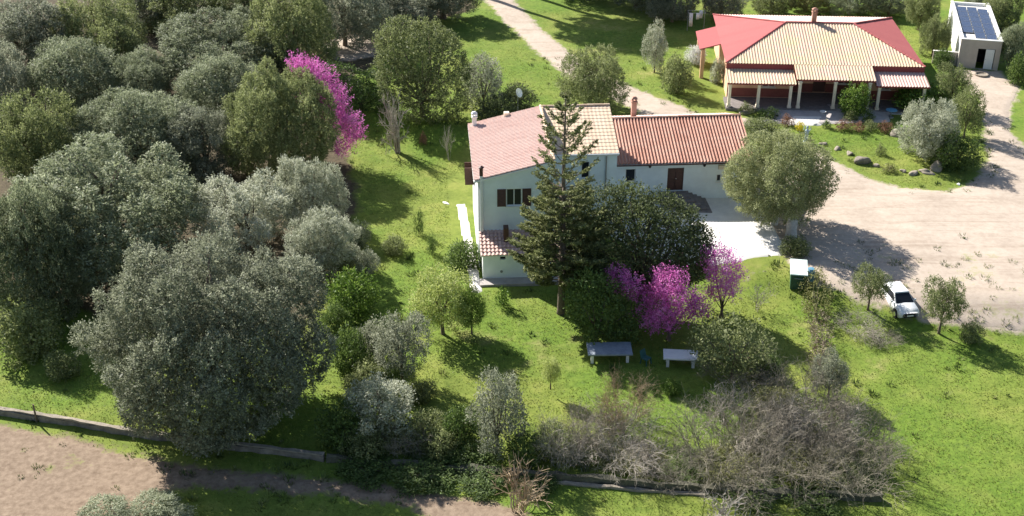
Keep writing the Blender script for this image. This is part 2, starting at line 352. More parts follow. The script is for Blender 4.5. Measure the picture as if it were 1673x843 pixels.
def drape(name, P, cell=.4, lift=.012, grow=0.0):
    x0, y0 = P.min(0) - 1; x1, y1 = P.max(0) + 1
    x1 = min(x1, 70); x0 = max(x0, -60)
    a = np.arange(x0, x1, cell); b = np.arange(y0, y1, cell); X, Y = np.meshgrid(a, b)
    for _ in range(2):
        e = .05; s = sdpoly(X, Y, P) - grow
        gx_ = (sdpoly(X + e, Y, P) - grow - s) / e; gy_ = (sdpoly(X, Y + e, P) - grow - s) / e
        near = np.abs(s) < cell * .55
        X = np.where(near, X - s * gx_, X); Y = np.where(near, Y - s * gy_, Y)
    s = sdpoly(X, Y, P) - grow
    ok = s < .06; I = np.arange(X.size).reshape(X.shape)
    fk = ok[:-1, :-1] & ok[:-1, 1:] & ok[1:, 1:] & ok[1:, :-1]
    F = np.stack([I[:-1, :-1], I[:-1, 1:], I[1:, 1:], I[1:, :-1]], -1)[fk]
    used = np.unique(F); re = -np.ones(X.size, int); re[used] = np.arange(len(used))
    x = X.ravel()[used]; y = Y.ravel()[used]
    me = np_mesh(name, np.stack([x, y, H(x, y) + np.where(s.ravel()[used] > -cell * .3, -.04, lift)], -1), re[F], M['ground'], smooth=True, attrs={'sd': SD(x, y), 'dry': DRYF(x, y), 'tone': TONEF(x, y)})
    return tag(link(bpy.data.objects.new(name, me)), kind='structure')
for i, n in enumerate(('dirt_track', 'gravel_road', 'driveway')):
    drape(n, POLY[n], lift=.05 + .004 * i)

# ------------------------------------------------------------------ grass blades
def grass_blades():
    n = 620000
    X = rng.uniform(-44, 44, n); Y = rng.uniform(52, 140, n)
    keep = (np.abs(X) < Y * .42 + 6) & (rng.random(n) < np.clip(1.25 - (Y - 52) / 90, .25, 1))
    X, Y = X[keep], Y[keep]
    w = SD(X, Y) + rng.normal(0, .5, len(X)); k = w > .25
    hx, hy = X + 2.7, Y - 79.95
    u = hx * math.cos(math.radians(4)) + hy * math.sin(math.radians(4)); v = -hx * math.sin(math.radians(4)) + hy * math.cos(math.radians(4))
    k &= ~((u > -1.6) & (u < 22.5) & (v > -3.4) & (v < 17)) & ~((X > 17) & (X < 40) & (Y > 104) & (Y < 127)) & (rng.random(len(X)) > .6 * DRYF(X, Y)) & (rng.random(len(X)) > 1.6 * LITF(X, Y))
    for P in TERR: k &= sdpoly(X, Y, P) > .1
    X, Y = X[k], Y[k]; m = len(X); Z = H(X, Y)
    clump = .5 + .5 * np.sin(X * 1.7 + 2 * np.sin(Y * 1.1)) * np.sin(Y * 1.9 + np.sin(X * .8))
    h = (.025 + .07 * rng.random(m) ** 2) * (.6 + .8 * clump); a = rng.uniform(0, 2 * np.pi, m); wd = .025 + .02 * rng.random(m)
    lean = rng.normal(0, .06, (m, 2))
    V = np.empty((m, 3, 3), np.float32)
    V[:, 0] = np.stack([X - np.cos(a) * wd, Y - np.sin(a) * wd, Z - .01], -1); V[:, 1] = np.stack([X + np.cos(a) * wd, Y + np.sin(a) * wd, Z - .01], -1)
    V[:, 2] = np.stack([X + lean[:, 0], Y + lean[:, 1], Z + h], -1)
    var = np.repeat(np.clip(.35 + .2 * clump + .3 * rng.normal(0, .5, m), 0, 1), 3)
    me = np_mesh('grass', V.reshape(-1, 3), np.arange(3 * m).reshape(-1, 3), M['grass'], var)
    tag(link(bpy.data.objects.new('grass', me)), 'short bright green grass covering the lawns and the field', 'grass', kind='stuff')
def weeds():
    r_ = np.random.default_rng(91); n = 2600
    X = r_.uniform(-34, 44, n); Y = r_.uniform(53, 125, n); sd = SD(X, Y)
    pr = np.where(np.abs(sd) < 1.2, 1.0, np.where(sd > 0, .16 + .5 * DRYF(X, Y), .02)); k = (np.abs(X) < Y * .42 + 4) & (r_.random(n) < pr) & (LITF(X, Y) < .5)
    for P in TERR: k &= sdpoly(X, Y, P) > .15
    hx, hy = X + 2.7, Y - 79.95; k &= ~((hx > -1) & (hx < 21) & (hy > -3.2) & (hy < 18)) & ~((X > 17) & (X < 40) & (Y > 106) & (Y < 127))
    X, Y = X[k], Y[k]; nb = 26; m = len(X); sz = r_.uniform(.10, .30, m)
    cx = np.repeat(X, nb); cy = np.repeat(Y, nb); q = np.repeat(sz, nb); a = r_.uniform(0, 6.283, m * nb); rad = np.sqrt(r_.random(m * nb)) * q * 1.2
    bx, by = cx + np.cos(a) * rad, cy + np.sin(a) * rad; bz = H(bx, by); ln = q * r_.uniform(.5, 1.2, m * nb); w = .02 + .05 * q
    ox, oy = np.cos(a) * ln * .55, np.sin(a) * ln * .55; px, py = -np.sin(a) * w, np.cos(a) * w
    V = np.stack([np.stack([bx - px, by - py, bz], -1), np.stack([bx + px, by + py, bz], -1), np.stack([bx + ox, by + oy, bz + ln], -1)], 1).reshape(-1, 3)
    var = np.repeat(np.clip(np.repeat(r_.uniform(.05, .75, m), nb) + r_.normal(0, .1, m * nb), 0, 1), 3)
    me = np_mesh('weeds', V, np.arange(len(V)).reshape(-1, 3), M['weed'], var)
    tag(link(bpy.data.objects.new('weeds', me)), 'coarse tufts of weeds along the tracks and across the lawns', 'weeds', kind='stuff')
TERR = []

# ------------------------------------------------------------------ roofs
def tile_roof(bm_pts, period, rowlen, amp, mat, name, parent, step=.03, seed=1, mode='barrel', sub=6):
    """bm_pts: eave-left, eave-right, top-right, top-left in local coords; columns run eave->top"""
    rowvar = .12 if step < .015 else .25
    A, B, C, D = [np.array(p, float) for p in bm_pts]
    e = B - A; W = np.linalg.norm(e); e /= W
    up = D - A; up = up - e * (up @ e)
    if np.linalg.norm(up) < 1e-6: up = C - B; up = up - e * (up @ e)
    Ls = np.linalg.norm(up); up /= Ls; nrm = np.cross(e, up); nrm /= np.linalg.norm(nrm)
    if nrm[2] < 0: nrm = -nrm
    xl0, xl1 = 0.0, (D - A) @ e; xr0, xr1 = W, (C - A) @ e
    lo, hi = min(xl0, xl1), max(xr0, xr1)
    nc = int(math.ceil((hi - lo) / period)); nr = max(1, int(round(Ls / rowlen))); rl = Ls / nr
    r_ = np.random.default_rng(seed); V = []; F = []; var = []; base = 0
    xs = lo + np.arange(nc * sub + 1) * (period / sub)
    ph = (np.arange(nc * sub + 1) % sub) / sub
    if mode == 'barrel': prof = np.sin(np.pi * np.clip(ph / .62, 0, 1)) * amp - np.where(ph > .62, np.sin(np.pi * (ph - .62) / .38) * amp * .35, 0)
    else: prof = (np.abs(np.sin(np.pi * ph)) ** .6) * amp
    colv = r_.random(nc + 1)
    for j in range(nr):
        t0, t1 = j * rl, (j + 1) * rl + (.02 if j < nr - 1 else 0)
        tv = r_.random(nc + 1)
        cell = np.minimum(np.arange(nc * sub + 1) // sub, nc)
        jit = (r_.random(nc + 1) - .5) * step
        for t, lift in ((t0, step), (t1, 0.0)):
            k = t / Ls; l = xl0 + (xl1 - xl0) * min(k, 1); rr = xr0 + (xr1 - xr0) * min(k, 1)
            x = np.clip(xs, l, rr)
            V.append(A + e * x[:, None] + up * (t + jit[cell])[:, None] + nrm * (prof + lift)[:, None])
            var.append(np.clip(.2 + rowvar * tv[cell] + .45 * colv[cell] + .3 * rowvar * r_.random(), 0, 1))
        n = len(xs); i0 = base + np.arange(n - 1)
        F.append(np.stack([i0, i0 + 1, i0 + n + 1, i0 + n], -1))
        # butt face at the row's lower lip
        V.append(V[-2] - nrm * (step * 1.2)); var.append(var[-2])
        F.append(np.stack([base + 2 * n + np.arange(n - 1), base + 2 * n + 1 + np.arange(n - 1), i0 + 1, i0], -1))
        base += 3 * n
    me = np_mesh(name, np.concatenate(V), np.concatenate(F), mat, np.concatenate(var), smooth=False)
    o = link(bpy.data.objects.new(name, me), parent); o['kind'] = 'stuff'; return o
def slab(parent, name, pts, th, mat, drop=.02):
    """flat roof deck under tiles; pts CCW top corners"""
    mb = MB(); n = len(pts); t = [(p[0], p[1], p[2] - drop) for p in pts]; b = [(p[0], p[1], p[2] - drop - th) for p in pts]
    mb.add(t + b, [tuple(range(n)), tuple(range(2 * n - 1, n - 1, -1))] + [(i, i + n, (i + 1) % n + n, (i + 1) % n) for i in range(n)])
    return mb.build(name, mat, parent)
def wall_open(parent, name, mat, u0, u1, z0, z1, v, th, ops=(), axis='u', top=None):
    """wall whose outer face is at v, thickness th inward (+v); ops (ua,ub,za,zb) holes; top(u) optional slanted head"""
    us = sorted({u0, u1, *[o[0] for o in ops], *[o[1] for o in ops]}); zs = sorted({z0, z1, *[o[2] for o in ops], *[o[3] for o in ops]})
    mb = MB()
    def P(u, w, z): return (u, w, z) if axis == 'u' else (w, u, z)
    def quad(a, b, c, d): mb.add([a, b, c, d], [(0, 1, 2, 3)])
    for i in range(len(us) - 1):
        for j in range(len(zs) - 1):
            a, b, c, d = us[i], us[i + 1], zs[j], zs[j + 1]
            if any(o[0] <= a and b <= o[1] and o[2] <= c and d <= o[3] for o in ops): continue
            da = db = d
            if top and j == len(zs) - 2: da, db = top(a), top(b)
            for w in (v, v + th): quad(P(a, w, c), P(b, w, c), P(b, w, db), P(a, w, da))
    for o in ops:
        a, b, c, d = o; w0, w1 = v, v + th
        quad(P(a, w0, c), P(b, w0, c), P(b, w1, c), P(a, w1, c)); quad(P(a, w0, d), P(b, w0, d), P(b, w1, d), P(a, w1, d))
        quad(P(a, w0, c), P(a, w1, c), P(a, w1, d), P(a, w0, d)); quad(P(b, w0, c), P(b, w1, c), P(b, w1, d), P(b, w0, d))
    ta = top(u0) if top else z1; tb = top(u1) if top else z1
    quad(P(u0, v, z0), P(u0, v + th, z0), P(u0, v + th, ta), P(u0, v, ta)); quad(P(u1, v, z0), P(u1, v + th, z0), P(u1, v + th, tb), P(u1, v, tb))
    quad(P(u0, v, ta), P(u1, v, tb), P(u1, v + th, tb), P(u0, v + th, ta))
    return mb.build(name, mat, parent)
def window(parent, u0, u1, z0, z1, v, mullion=True, label=None):
    f = MB(); t = .07; w0, w1 = v + .10, v + .17
    f.box(u0, u0 + t, w0, w1, z0, z1).box(u1 - t, u1, w0, w1, z0, z1).box(u0 + t, u1 - t, w0, w1, z0, z0 + t).box(u0 + t, u1 - t, w0, w1, z1 - t, z1)
    if mullion: f.box((u0 + u1) / 2 - .035, (u0 + u1) / 2 + .035, w0 + .003, w1 - .003, z0 + t, z1 - t)
    fr = f.build('window', M['white_paint'], parent)
    MB().box(u0 + .02, u1 - .02, v + .13, v + .15, z0 + .02, z1 - .02).build('pane', M['pane'], fr)
    MB().box(u0 - .08, u1 + .08, v - .07, v + .12, z0 - .06, z0 - .002).build('sill', M['white_paint'], fr)
    return fr
def shutter(parent, u0, u1, z0, z1, v):
    mb = MB(); t = .06
    mb.box(u0, u0 + t, v - .05, v - .005, z0, z1).box(u1 - t, u1, v - .05, v - .005, z0, z1).box(u0 + t, u1 - t, v - .05, v - .005, z0, z0 + t).box(u0 + t, u1 - t, v - .05, v - .005, z1 - t, z1)
    k = int((z1 - z0 - 2 * t) / .09)
    for i in range(k):
        z = z0 + t + i * (z1 - z0 - 2 * t) / k; mb.hexa([(u0 + t, v - .045, z), (u1 - t, v - .045, z), (u1 - t, v - .03, z), (u0 + t, v - .03, z)], [(u0 + t, v - .02, z + .09), (u1 - t, v - .02, z + .09), (u1 - t, v - .008, z + .09), (u0 + t, v - .008, z + .09)])
    return mb.build('shutter', M['brown_wood'], parent)
def ridge_caps(parent, p0, p1, mat, r=.11, name='ridge_tiles'):
    p0, p1 = Vector(p0), Vector(p1); L = (p1 - p0).length; n = int(L / .42); mb = MB(); rr = np.random.default_rng(int(L * 100))
    for i in range(n):
        a = p0.lerp(p1, i / n); b = p0.lerp(p1, (i + 1.08) / n if i < n - 1 else 1); d = (b - a).normalized(); s = d.cross(Vector((0, 0, 1))).normalized(); up = s.cross(d)
        j = (rr.random() - .5) * .015; vs = []
        for q, rad in ((a, r), (b, r * .86)):
            for k in range(6):
                t = math.pi * k / 5; vs.append(q + s * math.cos(t) * rad + up * (math.sin(t) * rad * .8 + j))
        mb.add(vs, [(k, k + 1, k + 7, k + 6) for k in range(5)] + [(0, 1, 2, 3, 4, 5)])
    me = mb.mesh(name, mat); l = me.attributes.new('var', 'FLOAT', 'POINT'); l.data.foreach_set('value', np.repeat(rr.random(n), 12).astype(np.float32))
    o = link(bpy.data.objects.new(name, me), parent); o['kind'] = 'stuff'; return o
def chimney(parent, u, v, z0, z1, w, mat, cap=True):
    mb = MB(); mb.box(u - w, u + w, v - w, v + w, z0, z1)
    c = mb.build('chimney', mat, parent)
    if cap:
        m = MB(); e = w + .06
        m.box(u - e, u + e, v - e, v + e, z1 + .002, z1 + .08)
        for sx in (-1, 1):
            for sy in (-1, 1): m.box(u + sx * (w - .06) - .05, u + sx * (w - .06) + .05, v + sy * (w - .06) - .05, v + sy * (w - .06) + .05, z1 + .08, z1 + .3)
        m.hexa([(u - e, v - e, z1 + .3), (u + e, v - e, z1 + .3), (u + e, v + e, z1 + .3), (u - e, v + e, z1 + .3)], [(u - .08, v - .08, z1 + .46), (u + .08, v - .08, z1 + .46), (u + .08, v + .08, z1 + .46), (u - .08, v + .08, z1 + .46)])
        m.build('chimney_cap', mat, c)
    return c

# ------------------------------------------------------------------ main house
YAW = math.radians(4.0); HO = Vector((-2.7, 79.95, 0))
house = empty('farmhouse', HO, YAW)
tag(house, 'large pale mint farmhouse with pink, cream and red-brown tiled roofs beside the tall conifer', 'house')
def hz(px, py, v):
    """pixel -> (u,z) on house plane v"""
    uu = (px - CX) / FPX; vv = (py - CY) / FPX; d = Vector((uu, _c - vv * _s, -_s - vv * _c)); n = Vector((-math.sin(YAW), math.cos(YAW), 0))
    t = (HO.dot(n) + v - 0) / d.dot(n); p = Vector((0, 0, HC)) + d * t; q = p - HO
    return q.x * math.cos(YAW) + q.y * math.sin(YAW), p.z
def hrect(x0, y0, x1, y1, v):
    a = hz(x0, y1, v); b = hz(x1, y0, v); return (round(a[0], 3), round(b[0], 3), round(a[1], 3), round(b[1], 3))
ZA0, ZA1, UA, VA = 7.05, 8.4, 5.65, 10.6
slA = (ZA1 - ZA0) / UA
topA = lambda u: ZA0 + slA * u - .2
wA = hrect(827, 308, 853, 337, .3)
wall_open(house, 'gable_wall', M['house_wall'], .3, UA - .05, -.6, 7.4, .3, .3, [wA], top=topA)
window(house, *wA, .3)
sw = .62
shutter(house, wA[0] - sw - .02, wA[0] - .02, wA[2], wA[3], .3); shutter(house, wA[1] + .02, wA[1] + sw + .02, wA[2], wA[3], .3)
# left (lit) wall with one shuttered window
wl = (6.2, 7.2, 3.9, 5.3)
wall_open(house, 'side_wall', M['white_wall'], .603, VA - .3, -.6, topA(.3), .3, .3, [wl], axis='v')
fo = MB().box(.38, .44, wl[0], wl[1], wl[2], wl[3]).build('window', M['white_paint'], house); MB().box(.36, .378, wl[0] + .1, wl[1] - .1, wl[2] + .1, wl[3] - .1).build('pane', M['pane'], fo)
for va in (wl[0] - .02, wl[1] + .02):
    MB().box(-.42, .295, va - .03, va + .03, wl[2], wl[3]).build('shutter', M['brown_wood'], house)
MB().box(.603, UA - .05, VA - .6, VA - .3, -.6, topA(.3) - .05).build('back_wall', M['white_wall'], house)
MB().hexa([(UA - .35, .603, -.6), (UA - .05, .603, -.6), (UA - .05, VA - .605, -.6), (UA - .35, VA - .605, -.6)], [(UA - .35, .603, topA(UA - .35)), (UA - .05, .603, topA(UA - .05)), (UA - .05, VA - .605, topA(UA - .05)), (UA - .35, VA - .605, topA(UA - .35))]).build('party_wall', M['house_wall'], house)
slab(house, 'roof_deck', [(0, 0, ZA0), (UA, 0, ZA1), (UA, VA, ZA1), (0, VA, ZA0)], .14, M['white_wall'], .08)
tile_roof([(0, VA, ZA0), (0, 0, ZA0), (UA, 0, ZA1), (UA, VA, ZA1)], .26, .40, .045, M['tile_a'], 'roof_tiles', house, .025, 3)
ridge_caps(house, (UA, 0, ZA1 + .03), (UA, VA, ZA1 + .03), M['tile_b'], .13)
# block B
VB0, ZB0, ZB1, UB = 4.9, 6.72, 8.35, 11.0
wB = hrect(949, 264, 964, 292, 5.2)
wall_open(house, 'middle_wall', M['house_wall'], UA - .048, UB - .05, -.6, ZB0 - .12, 5.2, .3, [wB])
window(house, *wB, 5.2, False)
MB().box(UB - .35, UB - .05, 5.502, VA - .1, -.6, ZB0 - .12).build('end_wall', M['house_wall'], house)
MB().prism([(5.202, ZB0 - .118), (VA - .1, ZB0 - .118), (VA - .1, ZB1 - .2)], 'x', UB - .35, UB - .05).build('end_gable', M['house_wall'], house)
MB().box(UA, UB - .352, VA - .4, VA - .1, -.6, ZB1 - .22).build('back_wall', M['house_wall'], house)
slab(house, 'roof_deck', [(UA + .02, VB0, ZB0), (UB, VB0, ZB0), (UB, VA, ZB1), (UA + .02, VA, ZB1)], .14, M['white_wall'], .08)
tile_roof([(UA + .14, VB0, ZB0), (UB + .05, VB0, ZB0), (UB + .05, VA, ZB1), (UA + .14, VA, ZB1)], .30, .42, .012, M['tile_b'], 'roof_tiles', house, .022, 5)
ridge_caps(house, (UA + .15, VA - .02, ZB1 + .03), (UB + .05, VA - .02, ZB1 + .03), M['tile_b'], .12)
pu = hz(990, 280, 5.2)[0]
MB().tube([(pu, 5.12, ZB0 - .2), (pu, 5.12, .8)], [.05, .05]).build('downpipe', M['metal_grey'], house)
MB().tube([(UA + .2, VB0 - .06, ZB0 - .05), (UB + .05, VB0 - .06, ZB0 - .07)], [.07, .07]).build('gutter', M['white_paint'], house)
# wing C
VC, ZC, VR, ZR, UC = 8.0, 4.72, 12.8, 6.3, 22.0
wC = hrect(1021, 276, 1039, 298, VC); dC = hrect(1089, 274, 1118, 312, VC); w2 = hrect(1170, 285, 1179, 297, VC)
wall_open(house, 'wing_wall', M['house_wall'], UB - .048, UC - .3, .2, ZC - .05, VC, .3, [wC, dC, w2])
window(house, *wC, VC, False); window(house, *w2, VC, False)
d = MB(); d.box(dC[0] + .06, (dC[0] + dC[1]) / 2 - .01, VC + .12, VC + .17, dC[2] + .02, dC[3] - .06).box((dC[0] + dC[1]) / 2 + .01, dC[1] - .06, VC + .12, VC + .17, dC[2] + .02, dC[3] - .06)
for a, b in ((dC[0] + .14, (dC[0] + dC[1]) / 2 - .08), ((dC[0] + dC[1]) / 2 + .08, dC[1] - .14)):
    for z0, z1 in ((dC[2] + .15, dC[2] + .9), (dC[2] + 1.0, dC[3] - .16)): d.box(a, b, VC + .09, VC + .118, z0, z1)
do = d.build('door', M['brown_wood'], house)
MB().box(dC[0] + .002, dC[0] + .058, VC + .06, VC + .2, dC[2], dC[3]).box(dC[1] - .058, dC[1] - .002, VC + .06, VC + .2, dC[2], dC[3]).box(dC[0] + .06, dC[1] - .06, VC + .06, VC + .2, dC[3] - .055, dC[3] - .002).build('door_frame', M['brown_wood'], do)
MB().tube([((dC[0] + dC[1]) / 2 + .06, VC + .04, dC[2] + 1.0), ((dC[0] + dC[1]) / 2 + .06, VC + .115, dC[2] + 1.0)], [.03, .03]).build('handle', M['chrome'], do)
MB().box(dC[0] + .06, dC[1] - .06, VC + .171, VC + .2, dC[2], dC[3] - .06).build('door_backing', M['dark'], do)
MB().box(UC - .6, UC - .3, VC + .302, 17.0, .2, ZC - .05).build('end_wall', M['house_wall'], house)
MB().prism([(VC + .302, ZC - .048), (17.0, ZC - .048), (16.9, ZC), (VR, ZR - .2), (VC + .5, ZC)], 'x', UC - .6, UC - .3).build('end_gable', M['house_wall'], house)
MB().box(UB - .05, UC - .602, 16.7, 17.0, .2, ZC - .05).build('back_wall', M['house_wall'], house)
slab(house, 'roof_deck', [(UB - .04, VC - .35, ZC - .1), (UC, VC - .35, ZC - .1), (UC, VR, ZR), (UB - .04, VR, ZR)], .12, M['white_wall'], .10)
slab(house, 'roof_deck', [(UB - .04, VR + .002, ZR), (UC, VR + .002, ZR), (UC, 17.4, ZC - .1), (UB - .04, 17.4, ZC - .1)], .12, M['white_wall'], .10)
tile_roof([(UB + .02, VC - .45, ZC - .12), (UC + .05, VC - .45, ZC - .12), (UC + .05, VR, ZR), (UB + .02, VR, ZR)], .255, .42, .10, M['tile_c'], 'roof_tiles', house, .012, 8)
tile_roof([(UC + .05, 17.5, ZC - .12), (UB + .02, 17.5, ZC - .12), (UB + .02, VR, ZR), (UC + .05, VR, ZR)], .255, .42, .085, M['tile_a'], 'roof_tiles', house, .02, 9)
ridge_caps(house, (UB + .02, VR, ZR + .05), (UC + .05, VR, ZR + .05), M['tile_c'], .13)
MB().tube([(UB + .02, VC - .52, ZC - .2), (UC + .02, VC - .52, ZC - .24)], [.06, .06]).build('gutter', M['brown_wood'], house)
for px, py in ((1062, 271), (1151, 269)):
    u, z = hz(px, py, VC - .1); l = MB().lathe([(.03, z + .14), (.1, z + .1), (.12, z), (.07, z - .14), (.02, z - .16)], u, VC - .14, 10).build('wall_lamp', M['rubber'], house)
    MB().box(u - .02, u + .02, VC - .14, VC - .002, z + .14, z + .18).build('bracket', M['rubber'], l)
u, z = hz(1180, 273, VC - .1); MB().bevbox(u - .3, u + .2, VC - .18, VC - .003, z - .16, z + .16, .03).build('meter_box', M['cream_trim'], house)
# chimneys and flues
u, z = hz(773, 205, VA - .5); chimney(house, u + .1, VA - .55, ZA0 - .1, ZA0 + .78, .17, M['white_paint'])
chimney(house, 3.0, VA - .25, ZA0 + .4, ZA0 + 1.0, .2, M['cream_trim'], False)
chimney(house, 13.6, VR + 1.4, ZR - .6, ZR + .85, .2, M['tile_c'])
fl = MB().tube([(.55, .12, 3.0), (.55, .12, 7.35)], [.13, .13], 12).build('flue_pipe', M['white_paint'], house)
MB().tube([(.55, .12, 7.352), (.55, .12, 7.95)], [.13, .13], 12).lathe([(.2, 7.952), (.2, 8.0), (.03, 8.12)], .55, .12).build('flue_cap', M['brown_wood'], fl)
MB().tube([(.38, .24, -.2), (.38, .24, 6.9)], [.045, .045]).build('downpipe', M['white_paint'], house)
# lean-to annex
AV, AU0, AU1, ZE, ZT = -2.1, .35, 5.3, 2.2, 2.95
an = hrect(817, 417, 826, 428, AV + .2)
wall_open(house, 'annex_wall', M['house_wall'], AU0 + .15, AU1, -.6, ZE - .02, AV + .2, .25, [(an[0], an[1], 1.7, 2.02)])
MB().box(an[0], an[1], AV + .35, AV + .37, 1.7, 2.02).build('vent_window', M['pane'], house)
for uu in (AU0 + .15, AU1 - .25):
    MB().hexa([(uu, AV + .452, -.6), (uu + .25, AV + .452, -.6), (uu + .25, .298, -.6), (uu, .298, -.6)], [(uu, AV + .452, ZE + .02), (uu + .25, AV + .452, ZE + .02), (uu + .25, .298, ZT - .1), (uu, .298, ZT - .1)]).build('annex_side_wall', M['white_wall'], house)
slab(house, 'annex_roof_deck', [(AU0, AV - .05, ZE), (AU1 + .1, AV - .05, ZE), (AU1 + .1, .297, ZT), (AU0, .297, ZT)], .1, M['white_wall'], .03)
tile_roof([(AU0, AV - .1, ZE), (AU1 + .12, AV - .1, ZE), (AU1 + .12, .297, ZT), (AU0, .297, ZT)], .28, .40, .05, M['tile_a'], 'annex_roof_tiles', house, .06, 11)
MB().box(2.05, 2.4, -1.0, -.4, 2.4, 3.7).build('annex_flue', M['brown_wood'], house)
MB().tube([(an[0] + .1, AV + .15, .75), (an[0] + .1, AV + .198, .75)], [.1, .1], 10).build('wall_vent', M['metal_grey'], house)
MB().box(AU0 - .1, 8.5, AV - .75, AV + .198, -.5, .22).build('plinth', M['paving'], house)
# stairs: landing and widening steps
um = (dC[0] + dC[1]) / 2
st = MB().box(um - 1.25, um + 1.05, VC - 1.15, VC - .002, .5, dC[2] - .03).build('landing', M['step'], house)
ns = 5; top = dC[2] - .03; base = 1.2
for i in range(1, ns):
    zt = top - (top - base) * i / ns
    MB().bevbox(um - .9 - .1 * i, um + 1.05 + .36 * i, VC - 1.15 - .36 * i, VC - 1.15 - .36 * (i - 1) - .002, .5, zt, .02).build('step', M['step'], house)
    MB().bevbox(um + 1.052 + .36 * (i - 1), um + 1.05 + .36 * i, VC - 1.15 - .36 * (i - 1), VC - .004, .5, zt, .02).build('step', M['step'], house)

# satellite dish on a mast behind the house
p = G(846, 196); sd_ = empty('satellite_dish', p, .4); tag(sd_, 'small white satellite dish on a thin mast behind the farmhouse roof', 'satellite dish')
mz = 2.7
MB().tube([(0, 0, -.2), (0, 0, mz)], [.04, .03]).build('mast', M['metal_grey'], sd_)
dm = MB().lathe([(.02, 0), (.2, .03), (.34, .09), (.42, .15), (.41, .16), (.33, .10), (.02, .02)], 0, 0, 16).build('dish', M['white_paint'], sd_, True); dm.location = (0, -.05, mz - .1); dm.rotation_euler = (math.radians(65), 0, .5)

# terrace and paths (pale concrete)
def slab_on_ground(name, px, top_off, mat, label=None, cat=None, kind='structure'):
    P = gpoly(px); TERR.append(P); zt = max(float(H(q[0], q[1])) for q in P) + top_off
    mb = MB(); mb.prism([tuple(q) for q in P], 'z', min(float(H(q[0], q[1])) for q in P) - .4, zt)
    o = mb.build(name, mat); o['kind'] = kind; return o
def draped_slab(name, px, lift, mat):
    P = gpoly(px); TERR.append(P); o = drape(name, P, .3, lift); o.data.materials.clear(); o.data.materials.append(mat); return o
draped_slab('terrace', [(985, 300), (1190, 322), (1250, 345), (1285, 398), (1282, 418), (1206, 430), (1130, 436), (1040, 420), (985, 380)], .10, M['concrete'])
draped_slab('side_path', [(744, 334), (762, 332), (790, 478), (768, 482), (756, 400)], .09, M['concrete'])

# ------------------------------------------------------------------ far house
FY = math.radians(-3.6); FO = Vector((19.94, 111.31, 0)); far = empty('bungalow', FO, FY)
tag(far, 'wide apricot bungalow with hipped red and cream tiled roof and pillared veranda', 'house')
W, D, ZG, ZF, ZE2, ZRG = 18.3, 15.2, 1.0, 1.44, 4.8, 6.55
r0, r1, rv = 6.3, 12.8, 7.3
zw = ZE2 - .2
wf1 = (3.6, 4.8, 2.4, 3.7); wf2 = (14.4, 15.5, 2.4, 3.7)
wall_open(far, 'front_wall', M['orange_wall'], .35, 6.4, ZG, zw, .3, .25, [wf1]); window(far, *wf1, .3)
wall_open(far, 'front_wall', M['orange_wall'], 13.3, W - .35, ZG, zw, .3, .25, [wf2]); window(far, *wf2, .3)
for a, b in ((.35, 6.4), (13.3, W - .35)): MB().box(a, b, .27, .298, ZF, ZF + .85).build('dado', M['dado'], far)
df = (8.6, 9.8, ZF, 3.7); wr = (10.8, 12.2, 2.3, 3.6)
wall_open(far, 'porch_wall', M['orange_wall'], 6.4, 13.3, ZG, zw, 1.9, .25, [df, wr]); window(far, *wr, 1.9)
MB().box(6.4, 8.6, 1.87, 1.898, ZF, ZF + .85).box(9.8, 13.3, 1.87, 1.898, ZF, ZF + .85).build('dado', M['dado'], far)
do = MB().box(df[0], df[1], 2.0, 2.06, ZF, df[3]).box(df[0] + .12, df[0] + .52, 1.97, 1.998, ZF + .2, ZF + 1.9).box(df[1] - .52, df[1] - .12, 1.97, 1.998, ZF + .2, ZF + 1.9).build('door', M['brown_wood'], far)
for a in (6.15, 13.3): MB().box(a, a + .25, .552, 1.9, ZG, zw).build('porch_side_wall', M['orange_wall'], far)
wall_open(far, 'side_wall', M['orange_wall'], .552, D - .3, ZG, zw, .35, .25, [(3.0, 4.0, 2.4, 3.6)], axis='v'); MB().box(.45, .47, 3.0, 4.0, 2.4, 3.6).build('side_window', M['pane'], far)
MB().box(W - .6, W - .35, .552, D - .3, ZG, zw).build('side_wall', M['orange_wall'], far)
MB().box(.6, W - .6, D - .55, D - .3, ZG, zw).build('back_wall', M['orange_wall'], far)
# roof planes
c0, c1, c2, c3 = (0, 0, ZE2), (W, 0, ZE2), (W, D, ZE2), (0, D, ZE2); ra, rb = (r0, rv, ZRG), (r1, rv, ZRG)
sl = (ZRG - ZE2) / rv; PV = -2.45; zp = ZE2 + sl * PV
slab(far, 'ceiling', [(.2, .2, ZE2 - .05), (W - .2, .2, ZE2 - .05), (W - .2, D - .2, ZE2 - .05), (.2, D - .2, ZE2 - .05)], .1, M['red_fascia'])
tile_roof([c0, c1, rb, ra], .27, .42, .045, M['tile_far'], 'roof_tiles', far, .003, 21)
tile_roof([c3, c0, ra, ra], .9, 1.4, .002, M['red_roof'], 'hip_roof', far, .008, 22, 'flat', 4)
tile_roof([c1, c2, rb, rb], .9, 1.4, .002, M['red_roof'], 'hip_roof', far, .008, 23, 'flat', 4)
tile_roof([c2, c3, ra, rb], .27, .42, .07, M['tile_a'], 'roof_tiles', far, .02, 24)
tile_roof([(6.3, PV, zp), (13.45, PV, zp), (13.45, -.0, ZE2), (6.3, -.0, ZE2)], .27, .42, .045, M['tile_far'], 'porch_roof_tiles', far, .003, 25)
slab(far, 'porch_roof_deck', [(6.3, PV, zp), (13.45, PV, zp), (13.45, .01, ZE2), (6.3, .01, ZE2)], .12, M['red_fascia'], .04)
for q in ((ra, c0), (rb, c1)): ridge_caps(far, (q[1][0], q[1][1], q[1][2] + .03), (q[0][0], q[0][1], q[0][2] + .03), M['red_roof'], .12)
